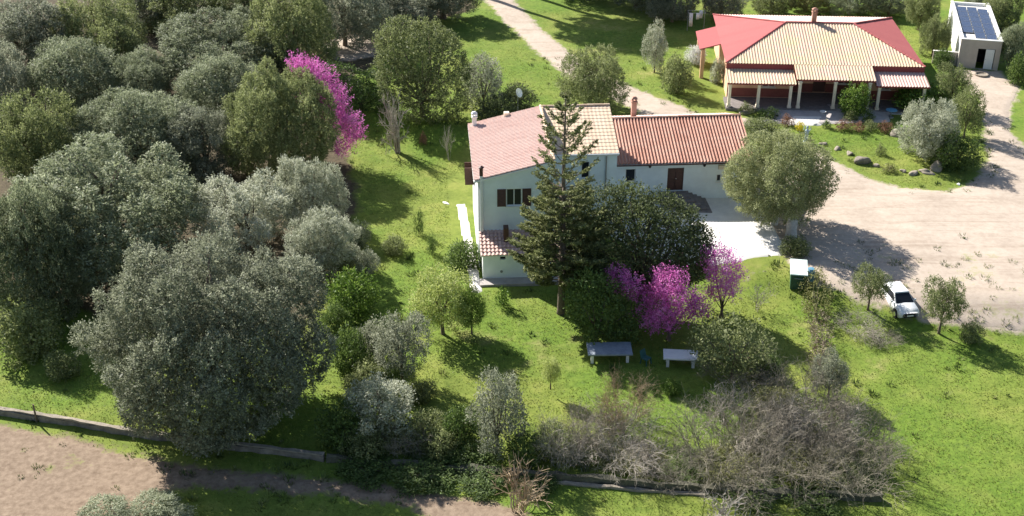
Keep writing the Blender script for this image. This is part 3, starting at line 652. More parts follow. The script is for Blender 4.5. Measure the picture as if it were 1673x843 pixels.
ridge_caps(far, (r0, rv, ZRG + .04), (r1, rv, ZRG + .04), M['red_roof'], .13)
for q in ((ra, c3), (rb, c2)): ridge_caps(far, (q[1][0], q[1][1], q[1][2] + .03), (q[0][0], q[0][1], q[0][2] + .03), M['red_roof'], .11)
for k, (a, b) in enumerate(((0, 6.25), (13.5, W))):
    MB().box(a + .05, b - .02, .02, .12, ZE2 - .62, ZE2 - .03).build('fascia', M['red_fascia'], far)
    e0 = -2.65; zt, ze = ZE2 - .55, ZE2 - 1.0
    tile_roof([(a, e0, ze), (b, e0, ze), (b, .015, zt), (a, .015, zt)], .27, .42, .045, M['tile_far'] if k == 0 else M['tile_a'], 'veranda_roof_tiles', far, .003, 30 + k)
    slab(far, 'veranda_roof_deck', [(a, e0, ze), (b, e0, ze), (b, .015, zt), (a, .015, zt)], .1, M['red_fascia'], .04)
for u in (.3, 2.95, 5.85, 6.65, 9.85, 12.95, 13.85, W - .4):
    h = (zp - .15) if 6.3 < u < 13.4 else ZE2 - 1.1
    pt = MB(); pt.box(u - .13, u + .13, -2.45, -2.19, ZG, h).box(u - .18, u + .18, -2.5, -2.14, ZF - .02, ZF + .18).box(u - .17, u + .17, -2.49, -2.15, h - .16, h - .03); pt.build('pillar', M['cream_trim'], far)
MB().box(.05, W - .05, -2.75, .26, ZG - .4, ZF - .04).box(6.4, 13.3, .26, 1.86, ZG - .4, ZF - .04).build('veranda_floor', M['step'], far)
MB().box(6.2, 13.5, -3.05, -2.752, ZG - .4, ZF - .2).build('veranda_step', M['concrete'], far)
MB().box(13.5, 16.5, -2.95, -2.752, ZG - .4, ZF - .2).build('veranda_step', M['concrete'], far)
chimney(far, 9.0, rv + .2, ZRG - .3, ZRG + 1.0, .22, M['tile_c'])
# carport on the left side
cp = [(-2.0, 5.6, 4.25), (0.05, 5.6, 4.82), (0.05, 11.2, 4.82), (-2.0, 11.2, 4.25)]
slab(far, 'carport_roof', cp, .1, M['red_roof'], 0)
for v in (5.9, 10.9): MB().box(-1.8, -1.45, v - .17, v + .17, ZG - .4, 4.15).build('carport_pillar', M['orange_wall'], far)
TERR.append(np.array([[FO.x + a * math.cos(FY) - b * math.sin(FY), FO.y + a * math.sin(FY) + b * math.cos(FY)] for a, b in ((0, -6.2), (W, -6.2), (W, D), (0, D))]))
draped_slab('patio', [(1240, 200), (1258, 178), (1300, 170), (1460, 172), (1455, 200), (1346, 204), (1286, 204)], .14, M['paving'])
draped_slab('patio_sunlit_strip', [(1284, 205), (1290, 190), (1346, 191), (1343, 206)], .16, M['concrete'])  # paler slab paints the sunlit stripe onto the shaded patio

# ------------------------------------------------------------------ solar shed
SYW = math.radians(-13); pS = at(1563, 110, 1.2); shed = empty('solar_shed', (pS.x, pS.y, 0), SYW)
tag(shed, 'long beige flat-roofed outbuilding with dark solar panels on its roof', 'shed')
SW, SL, SH = 3.9, 13.5, 4.15
dS = (1.75, 2.55, 1.2, 3.35); dS2 = (2.55, 3.35, 1.2, 3.35)
wall_open(shed, 'front_wall', M['grey_wall'], 0, SW, .6, SH, 0, .22, [(1.75, 3.4, 1.2, 3.3)])
MB().box(0, .22, .222, SL, .6, SH).build('side_wall', M['white_wall'], shed); MB().box(SW - .22, SW, .222, SL, .6, SH).build('side_wall', M['white_wall'], shed)
MB().box(.222, SW - .222, SL - .22, SL, .6, SH).build('back_wall', M['white_wall'], shed)
MB().box(.222, SW - .222, .222, SL - .222, SH - .5, SH - .3).build('roof_slab', M['concrete'], shed)
MB().box(.222, SW - .222, 2.2, 2.25, .8, SH - .502).build('unlit_backdrop', M['dark'], shed)  # added black sheet, paints the unlit inside behind the doorway
MB().box(-.06, SW + .06, -.06, .26, SH + .002, SH + .08).box(-.06, .26, .262, SL, SH + .002, SH + .08).box(SW - .26, SW + .06, .262, SL, SH + .002, SH + .08).build('parapet_coping', M['white_paint'], shed)
dr = MB().box(2.5, 3.32, -.06, -.01, 1.25, 3.28).box(2.58, 3.24, -.08, -.062, 1.35, 2.2).box(2.58, 3.24, -.08, -.062, 2.3, 3.18).build('door', M['white_paint'], shed)
MB().tube([(2.58, -.14, 2.25), (2.58, -.082, 2.25)], [.03, .03]).build('handle', M['metal_grey'], dr)
for i in range(3):
    for j in range(6):
        if i == 0 and j == 0: continue
        x0 = .42 + i * 1.06; y0 = 1.2 + j * 1.78 - (.5 if i == 2 else 0); z = SH - .2
        pn = MB().hexa([(x0, y0, z), (x0 + 1.0, y0, z), (x0 + 1.0, y0 + 1.7, z + .12), (x0, y0 + 1.7, z + .12)], [(x0, y0, z + .04), (x0 + 1.0, y0, z + .04), (x0 + 1.0, y0 + 1.7, z + .16), (x0, y0 + 1.7, z + .16)]).build('solar_panel', M['solar'], shed)
        fm = MB(); zz = lambda y: z + .042 + (y - y0) / 1.7 * .12
        for a, b, c_, d_ in ((x0, x0 + .03, y0, y0 + 1.7), (x0 + .97, x0 + 1.0, y0, y0 + 1.7), (x0 + .03, x0 + .97, y0, y0 + .03), (x0 + .03, x0 + .97, y0 + 1.67, y0 + 1.7)):
            fm.hexa([(a, c_, zz(c_)), (b, c_, zz(c_)), (b, d_, zz(d_)), (a, d_, zz(d_))], [(a, c_, zz(c_) + .01), (b, c_, zz(c_) + .01), (b, d_, zz(d_) + .01), (a, d_, zz(d_) + .01)])
        fm.build('panel_frame', M['metal_grey'], pn)
gw = MB().box(-2.4, -.01, .5, .7, .6, 2.55).build('garden_wall', M['grey_wall'], None); gw.location = (pS.x, pS.y, 0); gw.rotation_euler = (0, 0, SYW)
cw = MB().box(-2.45, -.02, .46, .74, 2.552, 2.62).build('coping', M['concrete'], gw)
tag(gw, 'low beige garden wall joined to the solar outbuilding', 'wall')

# ------------------------------------------------------------------ front boundary wall
def swept_wall(name, px, th, h, label, mat, cop, wob=.04, off=0.0):
    P = [G(*q) for q in px]; pts = []
    for a, b in zip(P[:-1], P[1:]):
        n = max(1, int((b - a).length / .6)); pts += [a.lerp(b, i / n) for i in range(n)]
    pts.append(P[-1]); r_ = np.random.default_rng(len(pts)); root = empty(name, pts[0]); tag(root, label, 'wall')
    def sweep(w, z0, z1, jit):
        vs = []; fs = []
        for i, q in enumerate(pts):
            d = (pts[min(i + 1, len(pts) - 1)] - pts[max(i - 1, 0)]); d.z = 0; d.normalize(); s = Vector((-d.y, d.x, 0)); zb = float(H(q.x, q.y)); o = q - pts[0]
            j = r_.normal(0, jit, 4)
            for a, z in ((-w + j[0], z0), (w + j[1], z0), (w + j[1], z1 + j[2]), (-w + j[0], z1 + j[3])):
                vs.append((o.x + s.x * a, o.y + s.y * a, zb + z - pts[0].z))
        n = len(pts)
        for i in range(n - 1):
            for k in range(4): fs.append((i * 4 + k, i * 4 + (k + 1) % 4, (i + 1) * 4 + (k + 1) % 4, (i + 1) * 4 + k))
        fs += [(0, 1, 2, 3), ((n - 1) * 4 + 3, (n - 1) * 4 + 2, (n - 1) * 4 + 1, (n - 1) * 4)]
        return MB().add(vs, fs)
    sweep(th / 2, -.3, h, wob).build('wall_body', mat, root)
    if cop: sweep(th / 2 + .03, h + .05, h + .12, wob * .4).build('coping', cop, root)
    return root
swept_wall('boundary_wall', [(-40, 672), (60, 686), (200, 710), (360, 732), (530, 753)], .2, .38, 'low weathered boundary wall with pale coping beside the dirt track and big olive', M['stone'], M['coping'], .06)
swept_wall('old_wall', [(534, 754), (700, 768), (910, 784), (1150, 803), (1300, 812), (1440, 818)], .34, .42, 'dark overgrown old wall below the leafless thickets', M['shaded_stone'], None, .07)
swept_wall('concrete_kerb', [(905, 790), (1000, 798), (1080, 804), (1152, 810)], .2, .12, 'thin pale concrete kerb below the boundary wall and bare thicket', M['coping'], None, .03)
for i, q in enumerate([(60, 690)]):
    p = G(*q); fp = MB(); fp.tube([(0, 0, -.3), (.02, 0, .6), (.0, .03, 1.25)], [.07, .06, .05], 7)
    o = fp.build('fence_post', M['bark']); o.location = p; tag(o, 'short weathered wooden post standing beside the boundary wall', 'post')

#PART2
# ------------------------------------------------------------------ foliage generators
def leaves_from(pos, dirs, out, ll, lw, r_):
    n = len(pos); nrm = unit(out + r_.normal(0, .42, (n, 3))); side = unit(np.cross(dirs, nrm))
    l = (ll * r_.uniform(.7, 1.3, n))[:, None]; w = (lw * r_.uniform(.7, 1.3, n))[:, None]
    V = np.stack([pos - dirs * l * .5, pos + side * w * .5, pos + dirs * l * .5, pos - side * w * .5], 1)
    return V.reshape(-1, 3), np.arange(4 * n).reshape(-1, 4)
def crown(lobes, dens, ll, lw, mat, seed, nl=14, tl=.26, spread=.10, up=.35, zmin=.15, jitter=.07, inner=.2, name='crown', core=1.0):
    r_ = np.random.default_rng(seed); L = np.asarray(lobes, float); C = L[:, :3]; Rr = L[:, 3]; SZ = L[:, 4] if L.shape[1] > 4 else np.ones(len(L))
    PS, OS, LV = [], [], []
    for i in range(len(L)):
        area = 4 * np.pi * Rr[i] ** 2; n = max(6, int(dens * area / nl))
        d = unit(r_.normal(0, 1, (n, 3))); rad = Rr[i] * (1 + r_.normal(0, jitter, n)) * np.where(r_.random(n) < inner, r_.uniform(.5, .9, n), 1)
        p = C[i] + d * rad[:, None] * np.array([1, 1, SZ[i]])
        ok = p[:, 2] > zmin
        for j in range(len(L)):
            if j == i: continue
            q = (p - C[j]) / np.array([1, 1, SZ[j]]); ok &= (q ** 2).sum(1) > (.85 * Rr[j]) ** 2
        PS.append(p[ok]); OS.append(d[ok]); LV.append(np.full(ok.sum(), r_.normal(0, .10)))
    P = np.concatenate(PS); O = np.concatenate(OS); lv = np.concatenate(LV) + r_.normal(0, .10, len(P))
    T = len(P); od = unit(O + np.array([0, 0, up])) 
    pos = np.repeat(P, nl, 0) + np.repeat(od, nl, 0) * r_.uniform(-.35, 1, T * nl)[:, None] * tl + r_.normal(0, spread, (T * nl, 3))
    dr = unit(np.repeat(od, nl, 0) * .8 + r_.normal(0, .55, (T * nl, 3)))
    V, F = leaves_from(pos, dr, np.repeat(od, nl, 0), ll, lw, r_)
    var = np.clip(.5 + np.repeat(lv, nl) + r_.normal(0, .17, T * nl), 0, 1)
    if core:
        w = Rr ** 3; k = r_.choice(len(L), int(core * np.clip((Rr ** 2).sum() * 11, 60, 7000)), p=w / w.sum()); d = unit(r_.normal(0, 1, (len(k), 3)))
        p = C[k] + d * (Rr[k] * .82 * r_.random(len(k)) ** .4)[:, None]; p = p[p[:, 2] > zmin + .2]
        V2, F2 = leaves_from(p, unit(r_.normal(0, 1, (len(p), 3))), unit(r_.normal(0, 1, (len(p), 3))), ll * 2.4, ll * 1.2, r_)
        F = np.concatenate([F, F2 + len(V)]); V = np.concatenate([V, V2]); var = np.concatenate([var, r_.uniform(.2, .6, len(p))])
    return np_mesh(name, V, F, mat, np.repeat(var, 4))
def trunk_mesh(targets, base_r, fork, mat, seed, lean=(0, 0), stems=1, name='trunk'):
    r_ = np.random.default_rng(seed); mb = MB()
    f = Vector((lean[0], lean[1], fork))
    for s in range(stems):
        off = Vector((0, 0, 0)) if stems == 1 else Vector((math.cos(s * 2.4), math.sin(s * 2.4), 0)) * base_r * 1.1
        br = base_r if stems == 1 else base_r * .7
        mb.tube([off + Vector((0, 0, -.4)), off + Vector((0, 0, .05)), (off + f) * .55 + Vector(r_.normal(0, br * .3, 3)), f + off * .4], [br * 1.45, br * 1.15, br * .9, br * .78], 8)
    for t in targets:
        t = Vector(t); m = f.lerp(t, .5) + Vector(r_.normal(0, .08 * (t - f).length, 3))
        mb.tube([f - Vector((0, 0, .1)), m, t], [base_r * .55, base_r * .33, base_r * .1], 6)
    return mb.mesh(name, mat, True)
def dome_lobes(R, V, c, n, lr, seed, low=-.55, flat=1.0, wild=1.0):
    r_ = np.random.default_rng(seed); out = [(0, 0, c - .08 * V, min(R, V) * .62, 1.0)]
    if R > V * 1.15:
        for a in np.linspace(0, 2 * np.pi, 6)[:-1]: out.append((math.cos(a) * (R - V * .8), math.sin(a) * (R - V * .8), c - .12 * V, V * .55, 1.0))
    if V > R * 1.3: out += [(0, 0, c - V * .4, R * .65, 1), (0, 0, c + V * .3, R * .55, 1)]
    for i in range(n):
        z = 1 - (1 - low) * (i + .5) / n; a = i * 2.39996 + r_.normal(0, .5); q = math.sqrt(max(0, 1 - z * z)); rr = lr * r_.choice([.5, .7, .95, 1.25])
        k = 1 + wild * r_.uniform(-.22, .10)
        x, y, h = math.cos(a) * q * (R - rr * .6) * k, math.sin(a) * q * (R - rr * .6) * k, c + z * (V - rr * .6) * k; ez = r_.uniform(.95, 1.35)
        out.append((x, y, h, rr, ez))
        if wild > .5:            # smaller plumes budding from the lobe
            for _ in range(3):
                d = unit(np.array([x / R, y / R, (h - c) / V + .5]) + r_.normal(0, .55, 3)); out.append((x + d[0] * rr * .8, y + d[1] * rr * .8, h + d[2] * rr * .9, rr * r_.uniform(.35, .55), 1.3))
    return out
VAR = {}
def variant(key, R, V, c, n, lr, dens, ll, lw, mat, seed, trunk=None, low=-.55, bark='bark', stems=1, **kw):
    lb = dome_lobes(R, V, c, n, lr, seed, low, wild=kw.pop('wild', 1.0))
    me = crown(lb, dens, ll, lw, M[mat], seed, **kw)
    tg = [l[:3] for l in lb[1:] if l[2] > c - V * .5][:14:2]
    tr = trunk_mesh(tg, trunk or R * .06, max(.3, c - V * .55), M[bark], seed, stems=stems)
    co = np.empty(len(me.vertices) * 3, np.float32); me.vertices.foreach_get('co', co); co = co.reshape(-1, 3)
    VAR[key] = (me, tr, float(np.percentile(np.hypot(co[:, 0], co[:, 1]), 97)), float(np.percentile(co[:, 2], 99)) - c, c)
def place(name, key, cx, cy, hw, hh, label, cat, group=None, mat=None, rot=None, bark=None, k=None):
    me, tr, Rn, Vn, cn = VAR[key]; kc = (cn / Vn) if k is None else k
    c = 2.5
    for _ in range(10):
        p = at(cx, cy, c); s = scale_at(p); R = hw / s; m = hh / s; a = PITCH + math.atan((cy - CY) / FPX)
        V = math.sqrt(max(m * m - (R * math.sin(a)) ** 2, (.42 * m) ** 2)) / math.cos(a)
        g = float(H(p.x, p.y)); c = .5 * c + .5 * (g + kc * V)
    sz = V / Vn
    o = empty(name, (p.x, p.y, c - cn * sz), rng.uniform(0, 6.28) if rot is None else rot, (R / Rn, R / Rn, sz))
    tag(o, label, cat, group)
    for nm, md, mm in (('crown', me, mat), ('trunk', tr, bark)):
        ch = link(bpy.data.objects.new(nm, md), o)
        if mm: ch.material_slots[0].link = 'OBJECT'; ch.material_slots[0].material = M[mm]
    return o
def custom(name, base_px, lobes_px, label, cat, mat, dens, ll, lw, seed, trunk_r=.15, fork=1.0, bark='bark', group=None, stems=1, dep=0.0, **kw):
    """lobes (px,py,r_px,depth offset m): solid lobes at real depth around the base"""
    b = G(*base_px); r_ = np.random.default_rng(seed); lb = []
    for q in lobes_px:
        Y = b.y + (q[3] if len(q) > 3 else r_.normal(0, dep)); uu = (q[0] - CX) / FPX; vv = (q[1] - CY) / FPX
        d = Vector((uu, _c - vv * _s, -_s - vv * _c)); t = Y / d.y; p = Vector((0, 0, HC)) + d * t; s = scale_at(p)
        lb.append((p.x - b.x, p.y - b.y, p.z - b.z, q[2] / s, 1.0))
    o = empty(name, b); tag(o, label, cat, group)
    link(bpy.data.objects.new('crown', crown(lb, dens, ll, lw, M[mat], seed, **kw)), o)
    link(bpy.data.objects.new('trunk', trunk_mesh([l[:3] for l in lb], trunk_r, fork, M[bark], seed, stems=stems)), o)
    return o
def seg_mesh(name, segs, mat, n=3):
    S = np.array([[*a, *b, ra, rb] for a, b, ra, rb in segs]); A = S[:, :3]; B = S[:, 3:6]; d = unit(B - A)
    x = unit(np.cross(d, np.where(np.abs(d[:, 2:3]) < .9, np.array([[0, 0, 1.0]]), np.array([[1.0, 0, 0]])))); y = np.cross(d, x); V = []
    for P, r in ((A, S[:, 6:7]), (B, S[:, 7:8])):
        for k in range(n):
            t = 2 * np.pi * k / n; V.append(P + (x * math.cos(t) + y * math.sin(t)) * r)
    V = np.stack(V, 1); m = len(S); i0 = np.arange(m)[:, None] * 2 * n
    F = np.concatenate([i0 + np.array([[k, (k + 1) % n, (k + 1) % n + n, k + n]]) for k in range(n)])
    return np_mesh(name, V.reshape(-1, 3), F, mat)
def twig_segs(R, V, nst, seed, r0=.035, depth=3, base_spread=.35, upb=.25, droop=.0, kids=3, bent=.22):
    r_ = np.random.default_rng(seed); segs = []
    def grow(p, d, L, r, lev):
        k = 4; q = p
        for i in range(k):
            d = d + r_.normal(0, bent, 3); d[2] += upb * .3 - droop * (i / k); d /= np.linalg.norm(d)
            e = q + d * L / k; ra = r * (1 - i / k * .6); segs.append((tuple(q), tuple(e), ra, r * (1 - (i + 1) / k * .6)))
            q = e
            if lev < depth and i > 0:
                for _ in range(kids if i < k - 1 else kids + 1):
                    nd = d + r_.normal(0, .65, 3); nd[2] += upb; nd /= np.linalg.norm(nd); grow(q, nd, L * r_.uniform(.35, .62), r * .55, lev + 1)
    for s in range(nst):
        a = r_.uniform(0, 6.283); rr = math.sqrt(r_.random()) * R * base_spread
        d = np.array([math.cos(a) * .75 * R / V * r_.uniform(.3, 1.2), math.sin(a) * .75 * R / V * r_.uniform(.3, 1.2), 1.0]); d /= np.linalg.norm(d)
        grow(np.array([math.cos(a) * rr, math.sin(a) * rr, -.1]), d, V * r_.uniform(.55, .95), r0, 1)
    return segs
def bare(name, key, px, wid, hgt, label, cat, group=None, mat=None, rot=None):
    me, R, V = VAR[key]; b = G(*px); s = scale_at(b); o = empty(name, b, rng.uniform(0, 6.28) if rot is None else rot, (wid / 2 / s / R, wid / 2 / s / R, hgt / V)); tag(o, label, cat, group)
    ch = link(bpy.data.objects.new('branches', me), o)
    if mat: ch.material_slots[0].link = 'OBJECT'; ch.material_slots[0].material = M[mat]
    return o

# ---- shared crown shapes
variant('oliveL1', 5.5, 4.3, 4.5, 44, 1.25, 125, .19, .085, 'olive', 101, low=-.8)
variant('oliveL2', 5.5, 4.0, 4.2, 38, 1.4, 125, .19, .085, 'olive', 102, low=-.8)
variant('oliveM1', 3.4, 3.0, 3.1, 26, 1.0, 150, .17, .075, 'olive', 103, low=-.8)
variant('oliveM2', 3.4, 2.8, 2.9, 22, 1.1, 150, .17, .075, 'olive', 104, low=-.8)
variant('oliveM3', 3.4, 3.2, 3.3, 30, .9, 150, .17, .075, 'olive', 105, low=-.8)
variant('oliveS1', 1.8, 1.7, 2.2, 18, .55, 170, .13, .065, 'olive', 106, nl=10, tl=.2, spread=.08)
variant('oliveS2', 1.8, 1.9, 2.0, 16, .58, 170, .13, .065, 'olive', 107, nl=10, tl=.2, spread=.08, low=-.85)
variant('bush1', 1.5, 1.3, 1.1, 18, .48, 110, .17, .085, 'green', 108, nl=8, tl=.22, spread=.11, low=-.7, zmin=.02, wild=.5)
variant('bush2', 1.5, 1.3, 1.05, 14, .55, 90, .20, .10, 'green', 109, nl=8, tl=.25, spread=.14, low=-.7, zmin=.02, wild=.5)
variant('tuft', .8, .7, .55, 9, .3, 140, .13, .05, 'green', 110, nl=8, tl=.2, spread=.07, low=-.8, zmin=.0, wild=.5)
variant('tallM', 2.6, 3.4, 3.9, 30, .85, 95, .21, .075, 'olive_green', 111)
variant('loose', 2.2, 1.9, 2.7, 30, .42, 120, .15, .085, 'lime', 112, nl=9, tl=.28, spread=.14, low=-.6, inner=.1, wild=.5)

# ---- the olive wood on the left (crown centre px, half width, half height)
W_ = 'olive trees of the wood beside the house'
wood = [
 ('oliveL1', 158, 348, 172, 118, 'olive', 'broad rounded olive tree on the wood edge directly behind the big front olive'),
 ('oliveL2', 42, 420, 95, 110, 'olive', 'shadowy olive tree at the photo edge left of the big front olive'),
 ('oliveL2', 218, 222, 112, 76, 'olive', 'pale grey-green olive tree in the middle of the wood'),
 ('oliveM1', 52, 226, 80, 72, 'olive_green', 'dull green olive tree at the left edge of the wood, halfway up'),
 ('oliveM2', 105, 122, 82, 58, 'olive', 'olive tree with pale tufts in the upper left wood, third row from the back'),
 ('oliveM3', 42, 60, 80, 60, 'olive_grey', 'olive tree in the top left corner of the wood'),
 ('oliveM1', 160, 42, 72, 55, 'olive_green', 'olive tree in the back row, second from the top left corner'),
 ('oliveS1', 190, 74, 42, 40, 'olive_green', 'small round olive tree squeezed between larger crowns in the upper wood'),
 ('oliveM2', 236, 128, 58, 42, 'olive', 'low pale olive crown between the small round olive and the middle of the wood'),
 ('oliveL1', 362, 76, 116, 62, 'olive', 'wide lumpy olive tree in the upper wood left of the magenta tree'),
 ('oliveM3', 300, 14, 66, 44, 'olive_green', 'olive tree cut by the top of the photo above the wide lumpy olive'),
 ('oliveM1', 472, 46, 76, 74, 'olive_green', 'dark olive tree behind the upper end of the magenta tree'),
 ('oliveM2', 348, 140, 76, 52, 'olive', 'olive tree in front of the wide lumpy olive, shaded on its near side'),
 ('oliveL2', 460, 200, 96, 90, 'olive_green', 'greenish olive tree partly hiding the long magenta tree'),
 ('oliveM3', 335, 235, 62, 60, 'olive_grey', 'dark recessed olive tree in the shade left of the greenish olive'),
 ('oliveM1', 400, 350, 84, 62, 'silver', 'silvery pale tree just behind the big front olive'),
 ('oliveM2', 508, 318, 58, 60, 'silver', 'silvery rounded tree below the lower end of the magenta tree'),
 ('oliveM3', 525, 398, 60, 56, 'silver', 'silvery tree touching the right shoulder of the big front olive'),
 ('oliveM2', 400, 6, 66, 36, 'olive_green', 'dark olive crown at the top edge between two larger trees of the wood'),
 ('oliveM1', 560, 12, 76, 60, 'olive_grey', 'shaded dark tree at the top edge above the earth hollow'),
 ('oliveM2', 230, 12, 50, 40, 'olive_grey', 'narrow olive crown at the top edge of the wood, third from the corner'),
 ('oliveM2', -20, 140, 70, 70, 'olive_grey', 'dark olive tree half outside the left edge of the photo'),
 ('oliveL1', 645, 6, 84, 44, 'olive_grey', 'large dark tree at the top edge casting shade on the grass beside the gravel road'),
 ('oliveM3', 725, -8, 60, 44, 'olive_grey', 'dark tree at the top edge nearest the gravel road'),
]
for key, cx, cy, hw, hh, mt, lab in wood: place('olive_tree', key, cx, cy, hw, hh, lab, 'tree', W_, mt)
# big front olive
variant('oliveBig', 7.4, 5.6, 6.1, 84, 1.25, 120, .18, .085, 'olive_grey', 121, trunk=.45, low=-.85, core=2.5)
place('olive_tree', 'oliveBig', 336, 553, 194, 162, 'very large grey olive tree overhanging the boundary wall and lower track', 'tree', W_, rot=1.0)
place('olive_shoot', 'tuft', 278, 664, 33, 30, 'small pale tuft of foliage at the foot of the big front olive', 'shrub', None, 'silver')
place('olive_tree', 'oliveM1', 215, 862, 100, 40, 'olive top poking into the bottom edge of the photo below the dirt track', 'tree', W_, 'olive')
place('dark_shrub', 'bush1', 45, 545, 60, 52, 'dark shrub in the shade left of the big front olive', 'shrub', None, 'olive_green')
place('dark_shrub', 'bush2', 100, 600, 30, 26, 'small dark shrub beside the sunlit grass left of the big olive', 'shrub', None, 'olive_green')

# top centre group
custom('olive_tree', (690, 190), [(655, 72, 40, 1.5), (640, 110, 28, .8), (690, 95, 42, 0), (722, 105, 38, -.3), (735, 140, 30, -.6), (690, 150, 34, -.8), (660, 150, 24, -.6), (700, 60, 26, 1.8), (712, 172, 26, -.8), (640, 140, 20, -.3), (665, 175, 22, -1.0), (740, 168, 22, -.5), (700, 125, 30, -.7), (748, 115, 20, 0), (690, 182, 20, -1.2), (655, 120, 24, .1), (725, 75, 24, .8)],
       'tall many-lobed dull green tree behind the leafless tree', 'tree', 'olive_green', 135, .18, .085, 131, .25, 1.6)
place('olive_tree', 'oliveS2', 790, 138, 40, 50, 'small grey olive tree between the many-lobed tree and the farmhouse', 'tree', None, 'olive_grey')
place('clipped_bush', 'bush1', 842, 163, 38, 26, 'dark round bush behind the farmhouse beside the satellite dish', 'shrub', None, 'darkgreen')
place('clipped_bush', 'bush2', 808, 185, 34, 26, 'dark bush hugging the back corner of the farmhouse roof', 'shrub', None, 'darkgreen')
place('olive_tree', 'oliveM1', 965, 130, 60, 50, 'brownish green olive tree beside the gravel road behind the farmhouse', 'tree', None, 'olive_green')
place('conical_shrub', 'oliveS2', 1071, 80, 24, 44, 'slender conical light green tree near the clothes line', 'tree', None, 'silver')
place('rounded_bush', 'bush1', 1106, 124, 26, 34, 'brownish green bush between the conical tree and the bungalow', 'shrub', None, 'olive_green')
place('white_flowering_bush', 'bush2', 1138, 92, 19, 17, 'white blossoming bush beside the carport of the bungalow', 'shrub', None, 'white_flower')
place('climbing_shrub', 'bush1', 1172, 118, 12, 22, 'pale shrub against the side of the bungalow by the carport', 'shrub', None, 'silver')
# ivy hedge between magenta tree and many-lobed tree
custom('hedge', (590, 176), [(545, 120, 18, 0), (568, 128, 20, 0), (592, 136, 20, -.2), (615, 140, 20, -.2), (560, 150, 16, -.4), (590, 160, 18, -.6), (622, 162, 18, -.6)], 'dark green ivy hedge running from the magenta tree toward the leafless tree', 'hedge', 'green', 90, .18, .09, 133, .1, .4, nl=8, zmin=.0)
# redbuds
JK = dict(nl=12, tl=.42, spread=.10, up=.8, jitter=.3, inner=.35, zmin=.3, core=0)
custom('redbud_tree', (520, 262), [(485, 104, 13, 2.0), (505, 112, 15, 1.6), (522, 120, 14, 1.2), (535, 140, 15, .8), (548, 160, 17, .4), (542, 180, 17, 0), (556, 200, 14, -.2), (574, 195, 12, -.4), (580, 215, 13, -.5), (565, 230, 14, -.6), (558, 246, 9, -.7), (536, 160, 14, .4), (492, 162, 8, -1.2)],
       'long magenta blossoming tree leaning out of the olive wood', 'tree', 'magenta', 215, .13, .07, 141, .12, .9, stems=2, **JK)
custom('redbud_tree', (1092, 556), [(1090, 470, 24, 0), (1112, 490, 22, -.3), (1070, 490, 22, .2), (1090, 505, 24, -.5), (1060, 515, 18, -.2), (1120, 505, 18, -.6), (1080, 525, 16, -.7), (1098, 455, 14, .3), (1138, 492, 13, .1), (1148, 508, 12, 0)],
       'largest magenta blossoming tree behind the white garden table', 'tree', 'magenta', 225, .13, .07, 142, .10, .8, stems=3, **JK)
custom('redbud_tree', (1030, 545), [(1012, 455, 13, 0), (1030, 462, 13, -.3), (1022, 474, 13, -.2), (1036, 480, 9, -.3), (1002, 448, 8, .3)],
       'smaller magenta blossoming tree against the dark evergreen', 'tree', 'magenta', 200, .13, .07, 143, .07, .8, stems=2, **JK)
custom('redbud_tree', (1178, 520), [(1172, 420, 17, .3), (1186, 432, 17, 0), (1165, 438, 13, .2), (1198, 446, 14, -.3), (1178, 455, 15, -.3), (1192, 470, 15, -.5), (1165, 478, 11, -.4)],
       'magenta blossoming tree at the corner of the white terrace', 'tree', 'magenta', 215, .13, .07, 144, .09, .8, stems=2, **JK)
# dark evergreen mass in front of the wing
custom('carob_tree', (1050, 500), [(985, 340, 34, 1.5), (1030, 330, 28, 2.0), (1075, 345, 30, 1.6), (1110, 370, 32, 1.0), (1040, 375, 42, 0), (1090, 400, 40, -.3), (1130, 405, 28, -.2), (1000, 390, 40, -.2), (960, 380, 30, .4), (1050, 425, 40, -1.0), (1110, 440, 30, -1.0), (1005, 435, 36, -1.0), (1140, 385, 18, .3), (1080, 375, 26, -.4), (965, 420, 30, -.6), (1075, 450, 32, -1.3), (1125, 430, 26, .6), (1145, 420, 16, .4), (1060, 360, 24, .9), (1015, 360, 26, .6), (1100, 345, 18, 1.5), (948, 442, 28, -.5), (980, 462, 30, -1.0), (930, 405, 22, .3)],
       'large dark evergreen tree in front of the wing beside the tall conifer', 'tree', 'darkgreen', 125, .18, .11, 151, .35, 1.8, nl=9, tl=.3, spread=.16)
custom('citrus_tree', (975, 560), [(960, 470, 26, .3), (990, 485, 30, 0), (955, 505, 26, 0), (1000, 520, 28, -.3), (968, 530, 24, -.4), (1030, 510, 24, .3), (1020, 545, 22, -.2), (940, 490, 16, .1)],
       'dark leafy citrus tree shading the blue-grey garden table', 'tree', 'green', 90, .19, .11, 152, .14, .8, nl=8, tl=.26, spread=.15)
custom('fig_tree', (1195, 615), [(1160, 560, 24, .2), (1190, 545, 26, .2), (1225, 555, 26, 0), (1200, 575, 28, -.3), (1245, 570, 20, 0), (1165, 585, 20, -.4), (1225, 590, 20, -.4), (1150, 545, 16, .4)],
       'loose light green tree right of the white garden table', 'tree', 'olive_green', 62, .19, .11, 153, .12, .7, nl=8, tl=.26, spread=.17)
